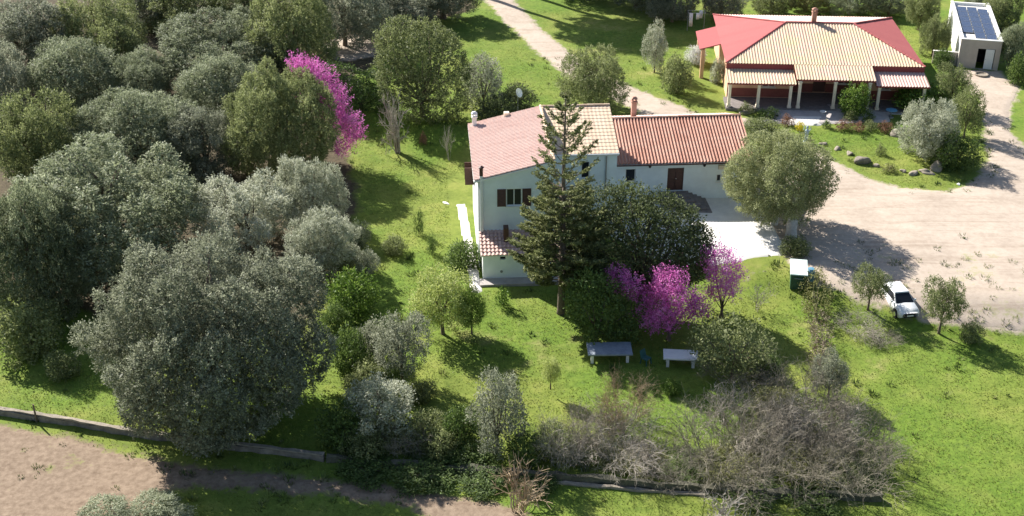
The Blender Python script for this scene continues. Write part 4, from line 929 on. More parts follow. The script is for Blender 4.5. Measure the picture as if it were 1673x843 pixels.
# round tree by the terrace
variant('round', 4.25, 3.5, 4.2, 105, .72, 170, .15, .075, 'round', 161, trunk=.3, low=-.85, nl=12, tl=.26, spread=.10, jitter=.06, wild=.35)
place('round_tree', 'round', 1273, 291, 85, 72, 'dense round clipped-looking tree with a whitewashed trunk beside the driveway', 'tree', None, None, 0, 'bark_pale')
b = G(1292, 386); o = empty('tree_stump', b); tag(o, 'thick whitewashed trunk base under the round tree', 'tree stump')
MB().lathe([(.52, -.3), (.46, .1), (.40, .6), (.42, 1.1), (.36, 1.5)], 0, 0, 12).build('trunk', M['bark_pale'], o, True)
MB().lathe([(.05, 1.45), (.3, 1.50), (.36, 1.49)], 0, 0, 12).build('cut_top', M['bark'], o)
place('dry_shrub', 'bush2', 1300, 404, 26, 20, 'brownish shrub at the foot of the whitewashed trunk', 'shrub', None, 'olive_green')

# ---- garden shrubs, centre left
place('lime_tree', 'loose', 722, 488, 54, 52, 'pale yellow-green young tree casting a clear shadow on the lawn', 'tree')
place('lime_tree', 'loose', 770, 505, 26, 34, 'darker leafy sapling between the yellow-green tree and the annex', 'tree', None, 'bright')
place('leafy_shrub', 'bush2', 758, 420, 34, 28, 'green shrub against the lit corner of the annex', 'shrub', None, 'green')
place('leafy_shrub', 'bush2', 574, 486, 46, 46, 'bright green leafy shrub right of the big front olive', 'shrub', None, 'bright')
place('leafy_shrub', 'bush1', 600, 430, 20, 22, 'small dull shrub on the lawn edge above the bright green shrub', 'shrub', None, 'silver')
place('grey_shrub', 'oliveS1', 655, 565, 50, 54, 'grey half-dry shrub below the yellow-green tree', 'shrub', None, 'olive_grey')
place('grey_shrub', 'bush1', 610, 560, 30, 36, 'dark grey shrub in the shade left of the half-dry shrub', 'shrub', None, 'olive_grey')
place('broad_shrub', 'oliveS2', 625, 672, 66, 62, 'broad pale green shrub behind the boundary wall beside the big olive', 'shrub', None, 'silver')
place('broad_shrub', 'bush2', 560, 700, 44, 44, 'dark leafy shrub under the shade of the big olive by the wall', 'shrub', None, 'green')
for x_, y_, w_, h_, m_, lab_ in [(572, 578, 38, 42, 'green', 'dark shrub in the shade right of the big front olive, above the wall shrubs'), (598, 622, 40, 34, 'olive_green', 'dull shrub between the half-dry shrub and the broad pale shrub'),
        (548, 525, 30, 30, 'green', 'dark shrub just below the bright green leafy shrub'), (640, 620, 26, 24, 'green', 'small dark shrub at the foot of the half-dry grey shrub'), (690, 640, 24, 22, 'olive_green', 'low dull shrub right of the broad pale shrub'), (720, 730, 30, 30, 'olive_green', 'brownish shrub beside the wall left of the mid green shrub'), (560, 420, 26, 26, 'olive_green', 'dull green shrub between the silvery trees and the lawn'), (690, 705, 44, 38, 'olive_green', 'olive green shrub by the wall between the pale shrub and the brownish one'), (600, 722, 46, 34, 'olive_green', 'olive green shrub hiding the wall below the broad pale shrub'), (905, 722, 40, 36, 'olive_green', 'olive green shrub right of the upright olive beside the dry stems'), (770, 745, 44, 28, 'green', 'green shrub hiding the wall left of the upright olive'), (585, 385, 22, 24, 'olive', 'pale shrub on the lawn edge below the silvery rounded tree')]:
    place('shade_shrub', 'bush1', x_, y_, w_, h_, lab_, 'shrub', 'shrubs between the big olive and the upright olive', m_)
for x_, y_, w_, h_, lab_ in [(600, 768, 50, 20, 'dark weedy shrub on the old wall nearest the big olive'), (790, 786, 44, 20, 'dark weedy shrub on the old wall below the upright olive'), (880, 792, 34, 18, 'dark weedy shrub on the old wall left of the kerb'), (1230, 806, 50, 16, 'low weeds over the old wall below the large grey thicket'), (1330, 814, 50, 16, 'low weeds over the old wall below the brown thicket')]:
    place('wall_shrub', 'bush2', x_, y_, w_, h_, lab_, 'shrub', 'shrubs growing over the old wall', 'green')
place('broad_shrub', 'bush2', 752, 702, 36, 38, 'mid green shrub between the pale shrub and the upright olive', 'shrub', None, 'green')
place('olive_tree', 'oliveS2', 812, 680, 54, 76, 'upright grey-green olive tree behind the boundary wall', 'tree', None, 'olive_grey')
place('leafy_shrub', 'bush2', 858, 738, 36, 34, 'green shrub at the foot of the upright olive', 'shrub', None, 'green')
place('leafy_shrub', 'bush1', 700, 772, 60, 24, 'dark weedy growth against the outer face of the boundary wall', 'shrub', None, 'green')
place('dwarf_shrub', 'bush1', 645, 402, 22, 18, 'low reddish green shrub on the lawn left of the house', 'shrub', None, 'olive_green')
place('dwarf_cypress', 'tuft', 684, 368, 9, 24, 'thin upright dark shrub on the lawn, the farther of two', 'shrub', None, 'green')
place('dwarf_cypress', 'tuft', 706, 402, 11, 20, 'thin upright dark shrub on the lawn, the nearer of two', 'shrub', None, 'green')
place('leafy_sapling', 'tuft', 822, 488, 15, 22, 'small leafy sapling in front of the annex wall', 'sapling', None, 'bright')
place('dead_shrub', 'tuft', 692, 228, 8, 12, 'small reddish shrub right of the leafless tree', 'shrub', None, 'rust')
place('leafy_shrub', 'bush2', 1096, 634, 18, 15, 'small green plant in the shade below the white garden table', 'shrub', None, 'bright')
place('leafy_shrub', 'bush1', 1250, 600, 30, 24, 'green shrub at the shaded foot of the loose light green tree', 'shrub', None, 'green')
# young lime sapling on the centre lawn
place('leafy_sapling', 'loose', 900, 606, 17, 22, 'slim pale sapling alone on the lower lawn', 'sapling', None, 'lime', k=2.0)
# car side trees
place('young_olive', 'oliveS1', 1424, 466, 31, 31, 'young olive tree partly hiding the white car', 'tree', None, 'olive_green', k=1.5)
place('young_olive', 'oliveS1', 1543, 494, 37, 40, 'young olive tree on the bank right of the white car', 'tree', None, 'olive_green', k=1.45)
place('bank_shrub', 'bush1', 1588, 545, 22, 20, 'small dark shrub on the field bank right of both young olives', 'shrub', None, 'olive_green')
# garden of the bungalow
place('citrus_tree', 'bush2', 1396, 168, 27, 30, 'small round citrus tree in front of the bungalow porch', 'tree', None, 'bright')
place('fig_tree', 'bush2', 1503, 160, 50, 28, 'spreading bright green tree at the right end of the bungalow', 'tree', None, 'bright')
place('silver_shrub', 'oliveM1', 1516, 212, 54, 46, 'large silvery shrub at the corner of the bungalow lawn', 'shrub', None, 'silver')
place('garden_tree', 'oliveS1', 1558, 138, 30, 32, 'dark green tree between the bungalow and the solar outbuilding', 'tree', None, 'olive_green')
place('garden_tree', 'oliveS2', 1582, 185, 32, 46, 'dull green tree beside the driveway behind the silvery shrub', 'tree', None, 'olive_green')
place('garden_tree', 'bush1', 1560, 250, 40, 34, 'dark shrub in the shade beside the driveway bend', 'shrub', None, 'green')
place('bed_shrub', 'bush1', 1243, 208, 34, 17, 'low green shrub at the end of the wing roof', 'shrub', None, 'olive_green')
place('yellow_bush', 'tuft', 1307, 207, 9, 10, 'bright yellow round bush beside the patio', 'shrub', None, 'yellow')
for i, (x, y, w, h, m, lab) in enumerate([
  (1262, 186, 14, 13, 'green', 'dark leafy plant in the flower bed nearest the veranda corner'), (1222, 178, 16, 12, 'olive_green', 'pale-tipped plant beside the veranda at the left bed end'),
  (1288, 198, 13, 12, 'rust', 'russet plant just left of the yellow bush'), (1245, 188, 12, 10, 'green', 'dark green plant halfway along the left flower bed'),
  (1376, 206, 14, 11, 'rust', 'russet plant below the round citrus tree'), (1400, 208, 14, 11, 'rust', 'middle russet plant of the patio hedge'), (1424, 206, 13, 11, 'olive_green', 'olive green plant in the patio hedge'), (1447, 208, 13, 12, 'rust', 'russet plant at the right end of the patio hedge'),
  (1352, 204, 9, 9, 'green', 'small dark plant at the left end of the patio hedge'), (1388, 190, 15, 12, 'olive_green', 'grey-green plant leaning on the citrus tree'),
  (1452, 276, 15, 10, 'drygreen', 'yellow-green low bush by the driveway edge'), (1440, 246, 10, 12, 'olive_green', 'thin dark plant standing on the bungalow lawn'),
  (1418, 192, 12, 14, 'green', 'dark plant right of the citrus tree trunk')]):
    place('garden_plant', 'tuft', x, y, w, h, lab, 'plant', 'plants in the bungalow garden', m)
# behind bungalow and around shed
back = [(1180, 2, 40, 26, 'olive_grey', 'dark tree behind the left end of the bungalow roof'), (1262, 2, 36, 24, 'olive_green', 'yellowish green tree behind the bungalow, left of its chimney'), (1318, -2, 40, 24, 'drygreen', 'pale yellow-green bush directly behind the bungalow chimney'),
        (1390, -2, 44, 26, 'olive', 'grey-green tree behind the bungalow, right of its chimney'), (1455, 2, 40, 26, 'olive', 'pale tree behind the right end of the bungalow roof'), (1505, 18, 30, 34, 'olive_green', 'bushy tree between the bungalow roof and the solar outbuilding'),
        (1528, 58, 26, 30, 'olive_green', 'shrubby tree against the white side of the solar outbuilding'), (1640, 22, 36, 32, 'olive_green', 'tree beyond the solar outbuilding at the right edge'), (1655, 78, 26, 38, 'olive', 'tree with pale leaves right of the solar outbuilding door'),
        (1600, -6, 30, 18, 'olive_grey', 'dark crown behind the far end of the solar outbuilding'), (1100, 6, 44, 34, 'olive_grey', 'dark tree behind the clothes line'), (1040, -24, 60, 40, 'olive_grey', 'large dark tree at the top edge right of the gravel road'), (960, -52, 60, 44, 'olive_grey', 'tree beyond the top edge shading the grass by the gravel road')]
for i, (x, y, w, h, m, lab) in enumerate(back): place('background_tree', ('oliveM1', 'oliveM2', 'oliveM3')[i % 3], x, y, w, h, lab, 'tree', 'trees around and behind the bungalow', m)
variant('tallpine', 4.0, 4.6, 19.5, 26, 1.2, 60, .3, .14, 'olive_green', 113, trunk=.4)
for X_, Y_, lab in ((-9.0, 151.5, 'tall tree beyond the top edge whose shade crosses the grass by the road'), (-4.5, 153.0, 'second tall tree beyond the top edge shading the upper meadow'), (0.0, 154.0, 'third tall tree beyond the top edge shading the upper meadow'), (4.5, 154.0, 'fourth tall tree beyond the top edge shading the clothes line')):
    me, tr, Rn, Vn, cn = VAR['tallpine']; o = empty('tall_tree', (X_, Y_, float(H(X_, Y_))), X_); tag(o, lab, 'tree', 'tall trees beyond the upper meadow')
    link(bpy.data.objects.new('crown', me), o); link(bpy.data.objects.new('trunk', tr), o)
place('shed_shrub', 'bush2', 1540, 98, 18, 18, 'green shrub in front of the low beige garden wall', 'shrub', None, 'green')
place('shed_shrub', 'tuft', 1630, 80, 8, 12, 'dark reddish creeper at the right corner of the solar outbuilding', 'shrub', None, 'rust')
place('edge_shrub', 'bush2', 1668, 118, 20, 30, 'green shrub at the right photo edge beside the driveway', 'shrub', None, 'green')

# dry creeper-covered fence between lawn and field
def hedge_run(base, pts): b_ = G(*base); return [(x_, y_, r_h, G(x_, y_ + r_h * .6).y - b_.y) for x_, y_, r_h in pts]
HK = dict(nl=8, tl=.2, zmin=-4.0, core=.6)
custom('creeper_hedge', (1334, 524), hedge_run((1334, 524), [(1326, 454, 14), (1336, 461, 15), (1329, 473, 19), (1340, 486, 18), (1330, 496, 18), (1339, 507, 17), (1330, 516, 16)]), 'dry yellow-green creeper hedge below the green box', 'hedge', 'drygreen', 95, .15, .06, 171, .06, .4, **HK)
custom('creeper_hedge', (1340, 606), hedge_run((1340, 606), [(1333, 523, 15), (1342, 533, 16), (1334, 545, 15), (1343, 557, 16), (1336, 569, 16), (1345, 581, 16), (1338, 593, 16), (1350, 600, 14)]), 'brown withered stretch of hedge continuing below the creeper', 'hedge', 'withered', 85, .17, .04, 172, .06, .4, **HK)
place('grey_shrub', 'oliveS1', 1358, 610, 30, 34, 'grey-green shrub at the lower end of the withered hedge', 'shrub', None, 'olive_grey')

# ---- tall conifer
def araucaria():
    b = G(916, 512); r_ = np.random.default_rng(77); Ht = 15.9; root = empty('conifer_tree', b); tag(root, 'tall conifer with tiered upturned branches in front of the farmhouse', 'tree')
    MB().tube([(0, 0, -.4), (0, 0, .3), (.05, 0, 5), (0, .05, 10), (.03, 0, Ht)], [.34, .26, .2, .13, .03], 9).build('trunk', M['bark'], root, True)
    zs = [15.6, 14.2, 12.9, 11, 9.5, 8, 6.6, 5.4, 4, 2.6]; ls = [.25, .85, 1.6, 1.9, 1.95, 2.0, 2.6, 3.3, 3.5, 2.6]
    P, D, O, segs = [], [], [], []; z = Ht - .25
    while z > 2.6:
        L = np.interp(-z, [-q for q in zs], ls); nb = 5 if z > 10 else 7; a0 = r_.uniform(0, 6.28)
        for k in range(nb):
            a = a0 + k * 2 * math.pi / nb + r_.normal(0, .15); l = L * r_.uniform(.75, 1.12); out = np.array([math.cos(a), math.sin(a), 0]); lat = np.array([-out[1], out[0], 0])
            rise = .75 if z > 9.5 else .32; q0 = np.array([0, 0, z]); prev = q0; m = max(4, int(l / .22))
            for i in range(1, m + 1):
                t = i / m; q = q0 + out * l * t + np.array([0, 0, l * (rise * t * t - .08 * t)]); segs.append((tuple(prev), tuple(q), .05 * (1 - t * .7), .05 * (1 - t * .75))); prev = q
                if t < (.45 if z > 9 else .3): continue
                # branchlets, upturned
                nlat = 2 if z > 9 else 3
                for s in range(nlat):
                    sd_ = (-1) ** (i + s); bl = (.28 + .55 * (1 - t)) * min(1, l / 1.6) * r_.uniform(.6, 1.2) + .1
                    bd = unit(out * .75 + lat * sd_ * r_.uniform(.4, 1.1) + np.array([0, 0, r_.uniform(.15, .75)])); kk = int(14 + bl * 34)
                    tt = r_.random(kk); P.append(q + bd * (tt * bl)[:, None] + r_.normal(0, .045, (kk, 3))); D.append(unit(bd * 1.0 + r_.normal(0, .4, (kk, 3)))); O.append(np.tile(unit(bd + np.array([0, 0, .6])), (kk, 1)))
        z -= r_.uniform(.75, .95) if z > 9 else r_.uniform(.45, .62)
    P = np.concatenate(P); D = np.concatenate(D); O = np.concatenate(O); V, F = leaves_from(P, D, O, .2, .07, r_)
    link(bpy.data.objects.new('crown', np_mesh('crown', V, F, M['araucaria'], np.repeat(np.clip(r_.normal(.5, .2, len(P)), 0, 1), 4))), root)
    link(bpy.data.objects.new('branches', seg_mesh('branches', segs, M['bark'], 4)), root)
araucaria()

# ---- leafless trees and thickets
VAR['thicket1'] = (seg_mesh('thicket', twig_segs(2.2, 2.4, 58, 201, .02, 3, .75, .15, .25, 2), M['twig']), 2.2, 2.4)
VAR['thicket2'] = (seg_mesh('thicket', twig_segs(2.2, 2.4, 56, 202, .02, 3, .8, .2, .35, 2), M['twig']), 2.2, 2.4)
VAR['bareS'] = (seg_mesh('bare', twig_segs(1.0, 1.8, 6, 203, .022, 3, .1, .3, 0, 2), M['twig']), 1.0, 1.8)
VAR['bareB'] = (seg_mesh('bare', twig_segs(1.6, 1.9, 9, 204, .05, 3, .12, .1, .05, 2, .18), M['twig']), 1.6, 1.9)
TH = 'bare thickets behind the boundary wall'
for key, px, w, h, mt, lab in [
  ('thicket1', (1190, 770), 160, 3.6, 'twig', 'large grey leafless thicket in the middle of the boundary wall'), ('thicket2', (1290, 772), 150, 3.4, 'twig', 'brown leafless thicket right of the large grey one'), ('thicket1', (1380, 790), 130, 3.0, 'twig', 'leafless thicket at the right end of the boundary wall'),
  ('thicket2', (1225, 720), 130, 3.2, 'twig_pale', 'pale tangled thicket behind the large grey one'), ('thicket1', (1310, 690), 120, 3.4, 'twig', 'leafless thicket below the withered hedge'), ('thicket2', (1010, 745), 130, 2.4, 'twig_pale', 'low pale thicket beside the wall left of centre'),
  ('thicket1', (1085, 764), 90, 1.4, 'twig', 'low thin thicket between the pale and the large grey thickets'), ('thicket2', (925, 745), 90, 3.0, 'twig_pale', 'pale leafless shrub right of the upright olive'), ('thicket1', (1018, 690), 84, 3.0, 'twig_pink', 'pinkish brown leafless shrub below the blue-grey table'),
  ('thicket2', (660, 730), 80, 2.2, 'twig', 'dry stems in front of the broad pale shrub'), ('thicket2', (1400, 740), 100, 3.0, 'twig', 'leafless thicket spilling into the field'), ('thicket2', (1330, 720), 110, 3.0, 'twig_pale', 'pale thicket in front of the withered hedge end'), ('thicket1', (970, 735), 80, 2.6, 'twig', 'grey thicket between the pale shrub and the low pale thicket'), ('thicket2', (1345, 640), 50, 2.4, 'twig', 'dry stems at the lower end of the withered hedge')]:
    if lab: bare('bare_thicket', key, px, w, h * .85, lab, 'thicket', TH, mt)
for px, w, h, mt, lab in [((1195, 775), 120, 1.5, 'drygreen', 'yellowish undergrowth among the large grey thicket'), ((1320, 768), 150, 1.7, 'drygreen', 'greenish undergrowth among the brown thicket'), ((1040, 760), 110, .9, 'drygreen', 'low yellowish undergrowth beside the wall left of centre'), ((1270, 690), 90, 1.9, 'drygreen', 'yellow-green shrub among the thickets below the lawn'), ((1385, 780), 110, 1.6, 'olive_green', 'olive green undergrowth at the right end of the thickets'), ((1235, 745), 120, 1.8, 'olive_green', 'olive green undergrowth in the middle of the thickets'), ((965, 750), 90, 1.1, 'olive_green', 'olive green undergrowth right of the upright olive'), ((1120, 770), 100, .9, 'green', 'low green weeds along the old wall')]:
    p = G(*px); place('wild_shrub', 'loose', px[0], px[1] - h * 13, w / 2, h * 18, lab, 'shrub', None, mt, k=1.0)
bare('bare_tree', 'bareB', (650, 249), 66, 4.3, 'leafless grey tree on the lawn behind the farmhouse', 'tree', None, 'twig_pale', .6)
bt = bpy.data.objects['bare_tree']; MB().tube([(0, 0, -.4), (.02, 0, .5), (.0, .02, 1.1)], [.26, .18, .14], 8).build('trunk', M['bark'], bt)
bare('bare_sapling', 'bareS', (734, 262), 26, 2.6, 'thin leafless sapling just left of the farmhouse back corner', 'sapling', None, 'twig_pale')
bare('bare_sapling', 'bareS', (1236, 508), 42, 1.7, 'thin leafless sapling on the lawn below the terrace', 'sapling', None, 'twig_pale')
bare('bare_sapling', 'bareS', (700, 548), 30, 1.2, 'dry weedy stems under the yellow-green tree', 'sapling', None, 'twig')
bare('dry_bush', 'bareB', (842, 842), 130, 2.3, 'spiky reddish leafless bush at the bottom edge outside the wall', 'shrub', None, 'twig_pink')
bare('dry_bush', 'bareB', (1160, 872), 130, 1.7, 'pale bleached bush tip at the bottom edge below the kerb', 'shrub', None, 'twig_pale')
bare('brush_pile', 'thicket1', (1404, 540), 64, .8, 'heap of cut grey branches left of the white car', 'brush pile', None, 'twig_pale')
bare('brush_pile', 'thicket2', (1440, 560), 50, .7, 'low dry weeds on the field bank below the white car', 'weeds', None, 'twig')
bare('dry_bush', 'thicket1', (1205, 612), 110, 1.4, 'bare twigs under the loose light green tree', 'shrub', None, 'twig')

# ------------------------------------------------------------------ small objects
def blob(r, seed, sq=(1, .8, .7), sub=3):
    bm = bmesh.new(); bmesh.ops.create_icosphere(bm, subdivisions=sub, radius=1.0); r_ = np.random.default_rng(seed); ph = r_.uniform(0, 6.28, (6, 3)); fr = r_.uniform(1, 3.2, (6, 3))
    for v in bm.verts:
        n = sum(math.sin(fr[i][0] * v.co.x + ph[i][0]) * math.sin(fr[i][1] * v.co.y + ph[i][1]) * math.sin(fr[i][2] * v.co.z + ph[i][2]) for i in range(6))
        v.co *= 1 + .2 * n; v.co.x *= r * sq[0]; v.co.y *= r * sq[1]; v.co.z *= r * sq[2]
    me = bpy.data.meshes.new('rock'); bm.to_mesh(me); bm.free(); return me
for i, (x, y, r, mt, sq, lab, grp) in enumerate([
  (1408, 266, .62, 'stone', (1.2, .8, .7), 'large dark boulder on the edge of the bungalow lawn', None), (1530, 277, .55, 'coping', (1, .8, 1.0), 'pale upright boulder beside the driveway bend', None),
  (1512, 282, .42, 'coping', (1.3, .7, .5), 'pale low stone touching the upright boulder', None), (1492, 284, .4, 'coping', (1.4, .7, .5), 'long low stone second from the upright boulder', None), (1474, 280, .3, 'coping', (1, .8, .6), 'small stone right of the yellow-green low bush', None),
  (1432, 272, .3, 'coping', (1, .8, .6), 'pale stone between the dark boulder and the yellow-green bush', None), (1388, 252, .3, 'coping', (1.2, .8, .6), 'pale stone just left of the large dark boulder', None), (1346, 236, .26, 'coping', (1.2, .8, .6), 'first pale edging stone right of the round tree', None), (1368, 244, .28, 'coping', (1.1, .8, .6), 'second pale edging stone right of the round tree', None),
  (1464, 222, .5, 'coping', (1.1, .8, .7), 'pale rock at the foot of the large silvery shrub', None), (1222, 184, .5, 'coping', (1.7, .7, .4), 'pale flat stone lying below the veranda corner', None), (542, 96, .85, 'coping', (1.1, .9, .9), 'pale sandy boulder above the magenta tree', None), (527, 92, .6, 'twig_pink', (1, .8, 1.2), 'brown rock beside the pale sandy boulder', None),
  (1566, 302, .16, 'white_paint', (1, .8, .6), 'small white stone on the driveway bend', None), (728, 332, .22, 'white_paint', (1.4, .6, .3), 'small white slab lying on the lawn left of the house', None)]):
    me = blob(r, 300 + i, sq); me.materials.append(M[mt]); me.polygons.foreach_set('use_smooth', [True] * len(me.polygons))
    p = G(x, y); o = link(bpy.data.objects.new('rock', me)); o.location = (p.x, p.y, p.z + r * sq[2] * .35); o.rotation_euler = (0, 0, i * 1.3); tag(o, lab, 'rock', grp)

def table(px, w, d, top, label, rz):
    t = empty('garden_table', G(*px), rz); tag(t, label, 'table')
    MB().bevbox(-w / 2, w / 2, -d / 2, d / 2, .70, .80, .015).build('table_top', M[top], t)
    MB().box(-w / 2 + .2, w / 2 - .2, -d / 2 + .15, -d / 2 + .2, .58, .698).box(-w / 2 + .2, w / 2 - .2, d / 2 - .2, d / 2 - .15, .58, .698).build('apron', M['metal_grey'], t)
    for sx in (-1, 1):
        for sy in (-1, 1): x, y = sx * (w / 2 - .3), sy * (d / 2 - .28); MB().box(x - .09, x + .09, y - .07, y + .07, -.1, .575).box(x - .07, x + .07, y - .05, y + .05, .575, .697).build('leg', M['white_paint'], t)
table((995, 586), 2.85, 1.5, 'table_blue', 'blue-grey rectangular garden table under the dark citrus tree', .02)
table((1111, 596), 2.2, 1.15, 'white_paint', 'white rectangular garden table dappled with shade', -.09)
# teal chair between tables
def chair(px, rz, label):
    c = empty('garden_chair', G(*px), rz); tag(c, label, 'chair')
    MB().bevbox(-.25, .25, -.25, .25, .40, .46, .01).build('seat', M['teal'], c)
    MB().hexa([(-.25, .2, .462), (.25, .2, .462), (.25, .25, .462), (-.25, .25, .462)], [(-.25, .32, .9), (.25, .32, .9), (.25, .36, .9), (-.25, .36, .9)]).build('backrest', M['teal'], c)
    for sx in (-1, 1):
        for sy in (-1, 1): MB().hexa([(sx * .25 - .03, sy * .25 - .03, -.05), (sx * .25 + .03, sy * .25 - .03, -.05), (sx * .25 + .03, sy * .25 + .03, -.05), (sx * .25 - .03, sy * .25 + .03, -.05)], [(sx * .21 - .03, sy * .21 - .03, .398), (sx * .21 + .03, sy * .21 - .03, .398), (sx * .21 + .03, sy * .21 + .03, .398), (sx * .21 - .03, sy * .21 + .03, .398)]).build('leg', M['teal'], c)
chair((1055, 594), .8, 'dark teal plastic chair between the two garden tables')
# green box with pale lid
gb = empty('storage_box', G(1303, 470), math.radians(-10)); tag(gb, 'dark green storage box with pale mint lid at the lawn corner', 'box')
mb = MB(); mb.hexa([(-.52, -.1, -.1), (.52, -.1, -.1), (.52, 1.75, -.1), (-.52, 1.75, -.1)], [(-.55, -.12, 1.05), (.55, -.12, 1.05), (.55, 1.78, 1.2), (-.55, 1.78, 1.2)])
for x in (-.35, 0, .35): mb.box(x - .04, x + .04, -.16, -.13, .05, 1.0)
mb.build('body', M['green_paint'], gb)
MB().hexa([(-.6, -.2, 1.06), (.6, -.2, 1.06), (.6, 1.85, 1.215), (-.6, 1.85, 1.215)], [(-.58, -.18, 1.13), (.58, -.18, 1.13), (.58, 1.83, 1.285), (-.58, 1.83, 1.285)]).build('lid', M['mint'], gb)
MB().tube([(-.3, -.2, .8), (.3, -.2, .8)], [.025, .025]).build('handle', M['metal_grey'], gb)
bl = empty('barrel', G(1323, 458)); tag(bl, 'faded blue plastic barrel beside the green storage box', 'barrel')
MB().lathe([(.24, -.05), (.29, .1), (.29, .28), (.31, .3), (.29, .32), (.3, .6), (.32, .62), (.3, .64), (.28, .84), (.22, .9)], 0, 0, 16).build('body', M['blue'], bl, True)
MB().lathe([(.23, .902), (.23, .94), (.08, .96)], 0, 0, 16).build('lid', M['blue'], bl)
# blue-grey ornament by the yellow bush
st = empty('garden_statue', G(1316, 236)); tag(st, 'blue-grey upright garden statue beside the yellow bush', 'statue')
MB().bevbox(-.22, .22, -.22, .22, -.1, .35, .04).build('pedestal', M['bluegrey'], st)
MB().lathe([(.16, .352), (.2, .5), (.15, .85), (.17, 1.1), (.19, 1.28), (.08, 1.4), (.06, 1.45), (.1, 1.52), (.11, 1.62), (.07, 1.72), (.01, 1.75)], 0, 0, 12).build('figure', M['bluegrey'], st, True)
for sx in (-1, 1): MB().tube([(sx * .17, 0, 1.25), (sx * .3, -.05, 1.45), (sx * .26, -.05, 1.72)], [.05, .045, .03], 6).build('arm', M['bluegrey'], st)
# clothes line
cl = empty('clothes_line', G(1136, 50)); tag(cl, 'clothes line with white washing beside the bungalow', 'clothes line')
for x in (-.9, .9):
    MB().tube([(x, 0, -.2), (x, 0, 2.1)], [.04, .04]).tube([(x, -.6, 2.1), (x, .6, 2.1)], [.03, .03]).build('post', M['metal_grey'], cl)
for y in (-.5, .5): MB().tube([(-.9, y, 2.13), (.9, y, 2.13)], [.012, .012], 5).build('line', M['white_paint'], cl)
for i, (x0, x1, h, y) in enumerate(((-.85, -.45, 1.5, -.5), (-.1, .25, .7, -.5), (.4, .75, .9, .5))):
    vs = []; n = 9
    for k in range(n):
        x = x0 + (x1 - x0) * k / (n - 1)
        for z, a in ((2.13, .01), (2.13 - h * .5, .05), (2.13 - h, .07)): vs.append((x, y + a * math.sin(k * 1.9 + i), z))
    o = MB().add(vs, [(k * 3 + j, k * 3 + 3 + j, k * 3 + 4 + j, k * 3 + 1 + j) for k in range(n - 1) for j in (0, 1)]).build('washing', M['cloth'], cl, True)
    sm = o.modifiers.new('solid', 'SOLIDIFY'); sm.thickness = .012
# patio bits: white ball-like lamp, table on the patio, stone ring by shed
pt = empty('patio_table', G(1455, 192), .2); tag(pt, 'small round blue table on the patio beside the silvery shrub', 'table')
MB().lathe([(.5, .70), (.52, .72), (.5, .75)], 0, 0, 18).build('table_top', M['blue'], pt); MB().lathe([(.28, -.02), (.26, .1), (.05, .14), (.05, .698)], 0, 0, 12).build('pedestal', M['metal_grey'], pt)
wp = empty('water_bowl', G(1344, 187)); tag(wp, 'small white bowl lying on the shaded patio', 'bowl')
MB().lathe([(.16, .1), (.2, .2), (.3, .32), (.28, .32), (.18, .22)], 0, 0, 14).build('bowl', M['white_paint'], wp, True)
sr = empty('stone_trough', G(1603, 124)); tag(sr, 'round pale stone trough on the shaded ground before the solar outbuilding', 'trough')
MB().lathe([(.62, -.05), (.66, .22), (.56, .24), (.5, .1), (.02, .08)], 0, 0, 16).build('basin', M['coping'], sr)

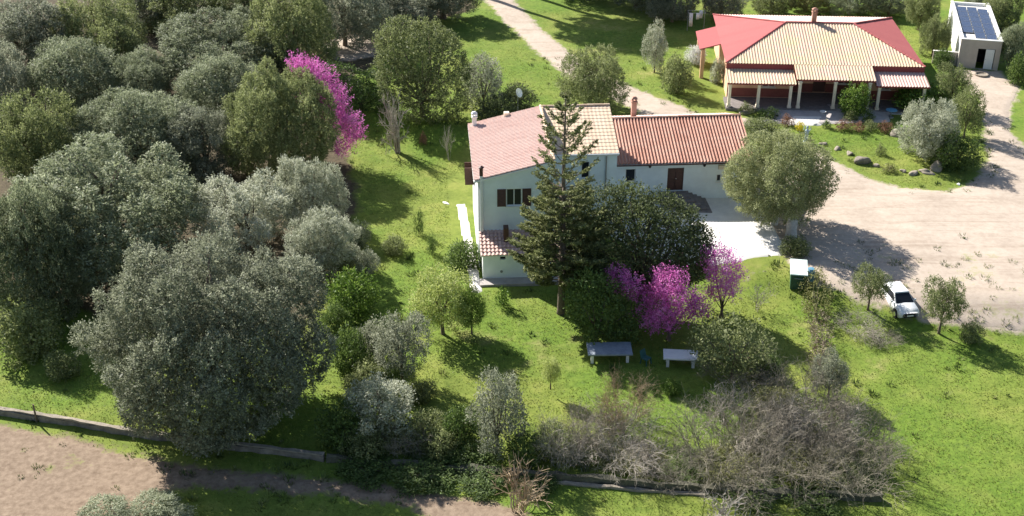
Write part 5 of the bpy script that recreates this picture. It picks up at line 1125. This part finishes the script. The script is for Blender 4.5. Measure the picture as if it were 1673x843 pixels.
# ------------------------------------------------------------------ car
def car():
    p0 = G(1485, 525); hd = math.radians(9); c = empty('parked_car', p0, hd, (.9, .9, .9)); tag(c, 'small white hatchback parked at the edge of the driveway beside a young olive', 'car')
    # local: front faces -y, front bumper at y=-.1, length 3.9
    secs = [(-.05, .60, .42, .70), (.05, .76, .32, .80), (.35, .82, .25, .92), (1.0, .84, .22, 1.0), (1.35, .845, .22, 1.03), (2.2, .845, .22, 1.05), (3.3, .84, .24, 1.08), (3.75, .80, .30, 1.05), (3.86, .72, .42, .95)]
    vs = []; prof = [(-1, .0), (-1, .55), (-.96, .85), (-.84, 1.0), (0, 1.03), (.84, 1.0), (.96, .85), (1, .55), (1, 0)]
    for y, w, z0, z1 in secs:
        for a, t in prof: vs.append((a * w, y, z0 + (z1 - z0) * t))
    n = len(prof); k = len(secs); fs = [(i * n + j, i * n + (j + 1) % n, (i + 1) * n + (j + 1) % n, (i + 1) * n + j) for i in range(k - 1) for j in range(n)] + [tuple(range(n)), tuple(range(k * n - 1, (k - 1) * n - 1, -1))]
    MB().add(vs, fs).build('body', M['car_paint'], c, True)
    b0 = [(-.74, 1.0, .99), (.74, 1.0, .99), (.76, 3.7, 1.0), (-.76, 3.7, 1.0)]; t0 = [(-.57, 1.72, 1.5), (.57, 1.72, 1.5), (.6, 3.3, 1.52), (-.6, 3.3, 1.52)]
    MB().hexa(b0, t0).build('cabin', M['car_paint'], c)
    MB().bevbox(-.59, .59, 1.70, 3.34, 1.505, 1.57, .05).build('roof', M['car_paint'], c)
    def inset(q, f, off):
        q = [Vector(a) for a in q]; m = sum(q, Vector()) / 4; nn = (q[1] - q[0]).cross(q[2] - q[0]).normalized(); return [m + (a - m) * f + nn * off for a in q]
    def glass(q, nm, f=.88, off=.012):
        a = inset(q, f, off); b = inset(q, f, -.02); MB().hexa(b, a).build(nm, M['pane'], c)
    glass([b0[0], b0[1], t0[1], t0[0]], 'windscreen', .94); glass([b0[1], b0[2], t0[2], t0[1]], 'side_window', .8); glass([b0[3], b0[0], t0[0], t0[3]], 'side_window', .8); glass([b0[2], b0[3], t0[3], t0[2]], 'rear_window')
    MB().bevbox(-.40, .40, -.075, .0, .56, .70, .02).build('grille', M['rubber'], c)
    MB().bevbox(-.5, .5, -.07, .02, .36, .46, .02).build('bumper_intake', M['rubber'], c)
    MB().box(-.26, .26, -.095, -.076, .47, .57).build('number_plate', M['white_paint'], c)
    for sx in (-1, 1):
        MB().hexa([(sx * .46, -.03, .62), (sx * .74, .09, .62), (sx * .72, .2, .62), (sx * .46, .1, .62)], [(sx * .48, .0, .76), (sx * .73, .12, .79), (sx * .70, .25, .79), (sx * .48, .14, .76)]).build('headlight', M['lamp_glass'], c)
        MB().bevbox(min(sx * .82, sx * 1.0), max(sx * .82, sx * 1.0), 1.25, 1.35, 1.0, 1.14, .02).build('wing_mirror', M['car_paint'], c)
        for y in (.72, 3.12):
            wv = MB().tube([(sx * .66, y, .31), (sx * .87, y, .31)], [.32, .32], 20).build('wheel', M['rubber'], c)
            MB().tube([(sx * .80, y, .31), (sx * .885, y, .31)], [.2, .18], 14).build('rim', M['chrome'], wv)
            MB().tube([(sx * .70, y, .36), (sx * .855, y, .36)], [.385, .385], 20).build('wheel_arch', M['rubber'], c)
car()
weeds()
grass_blades()
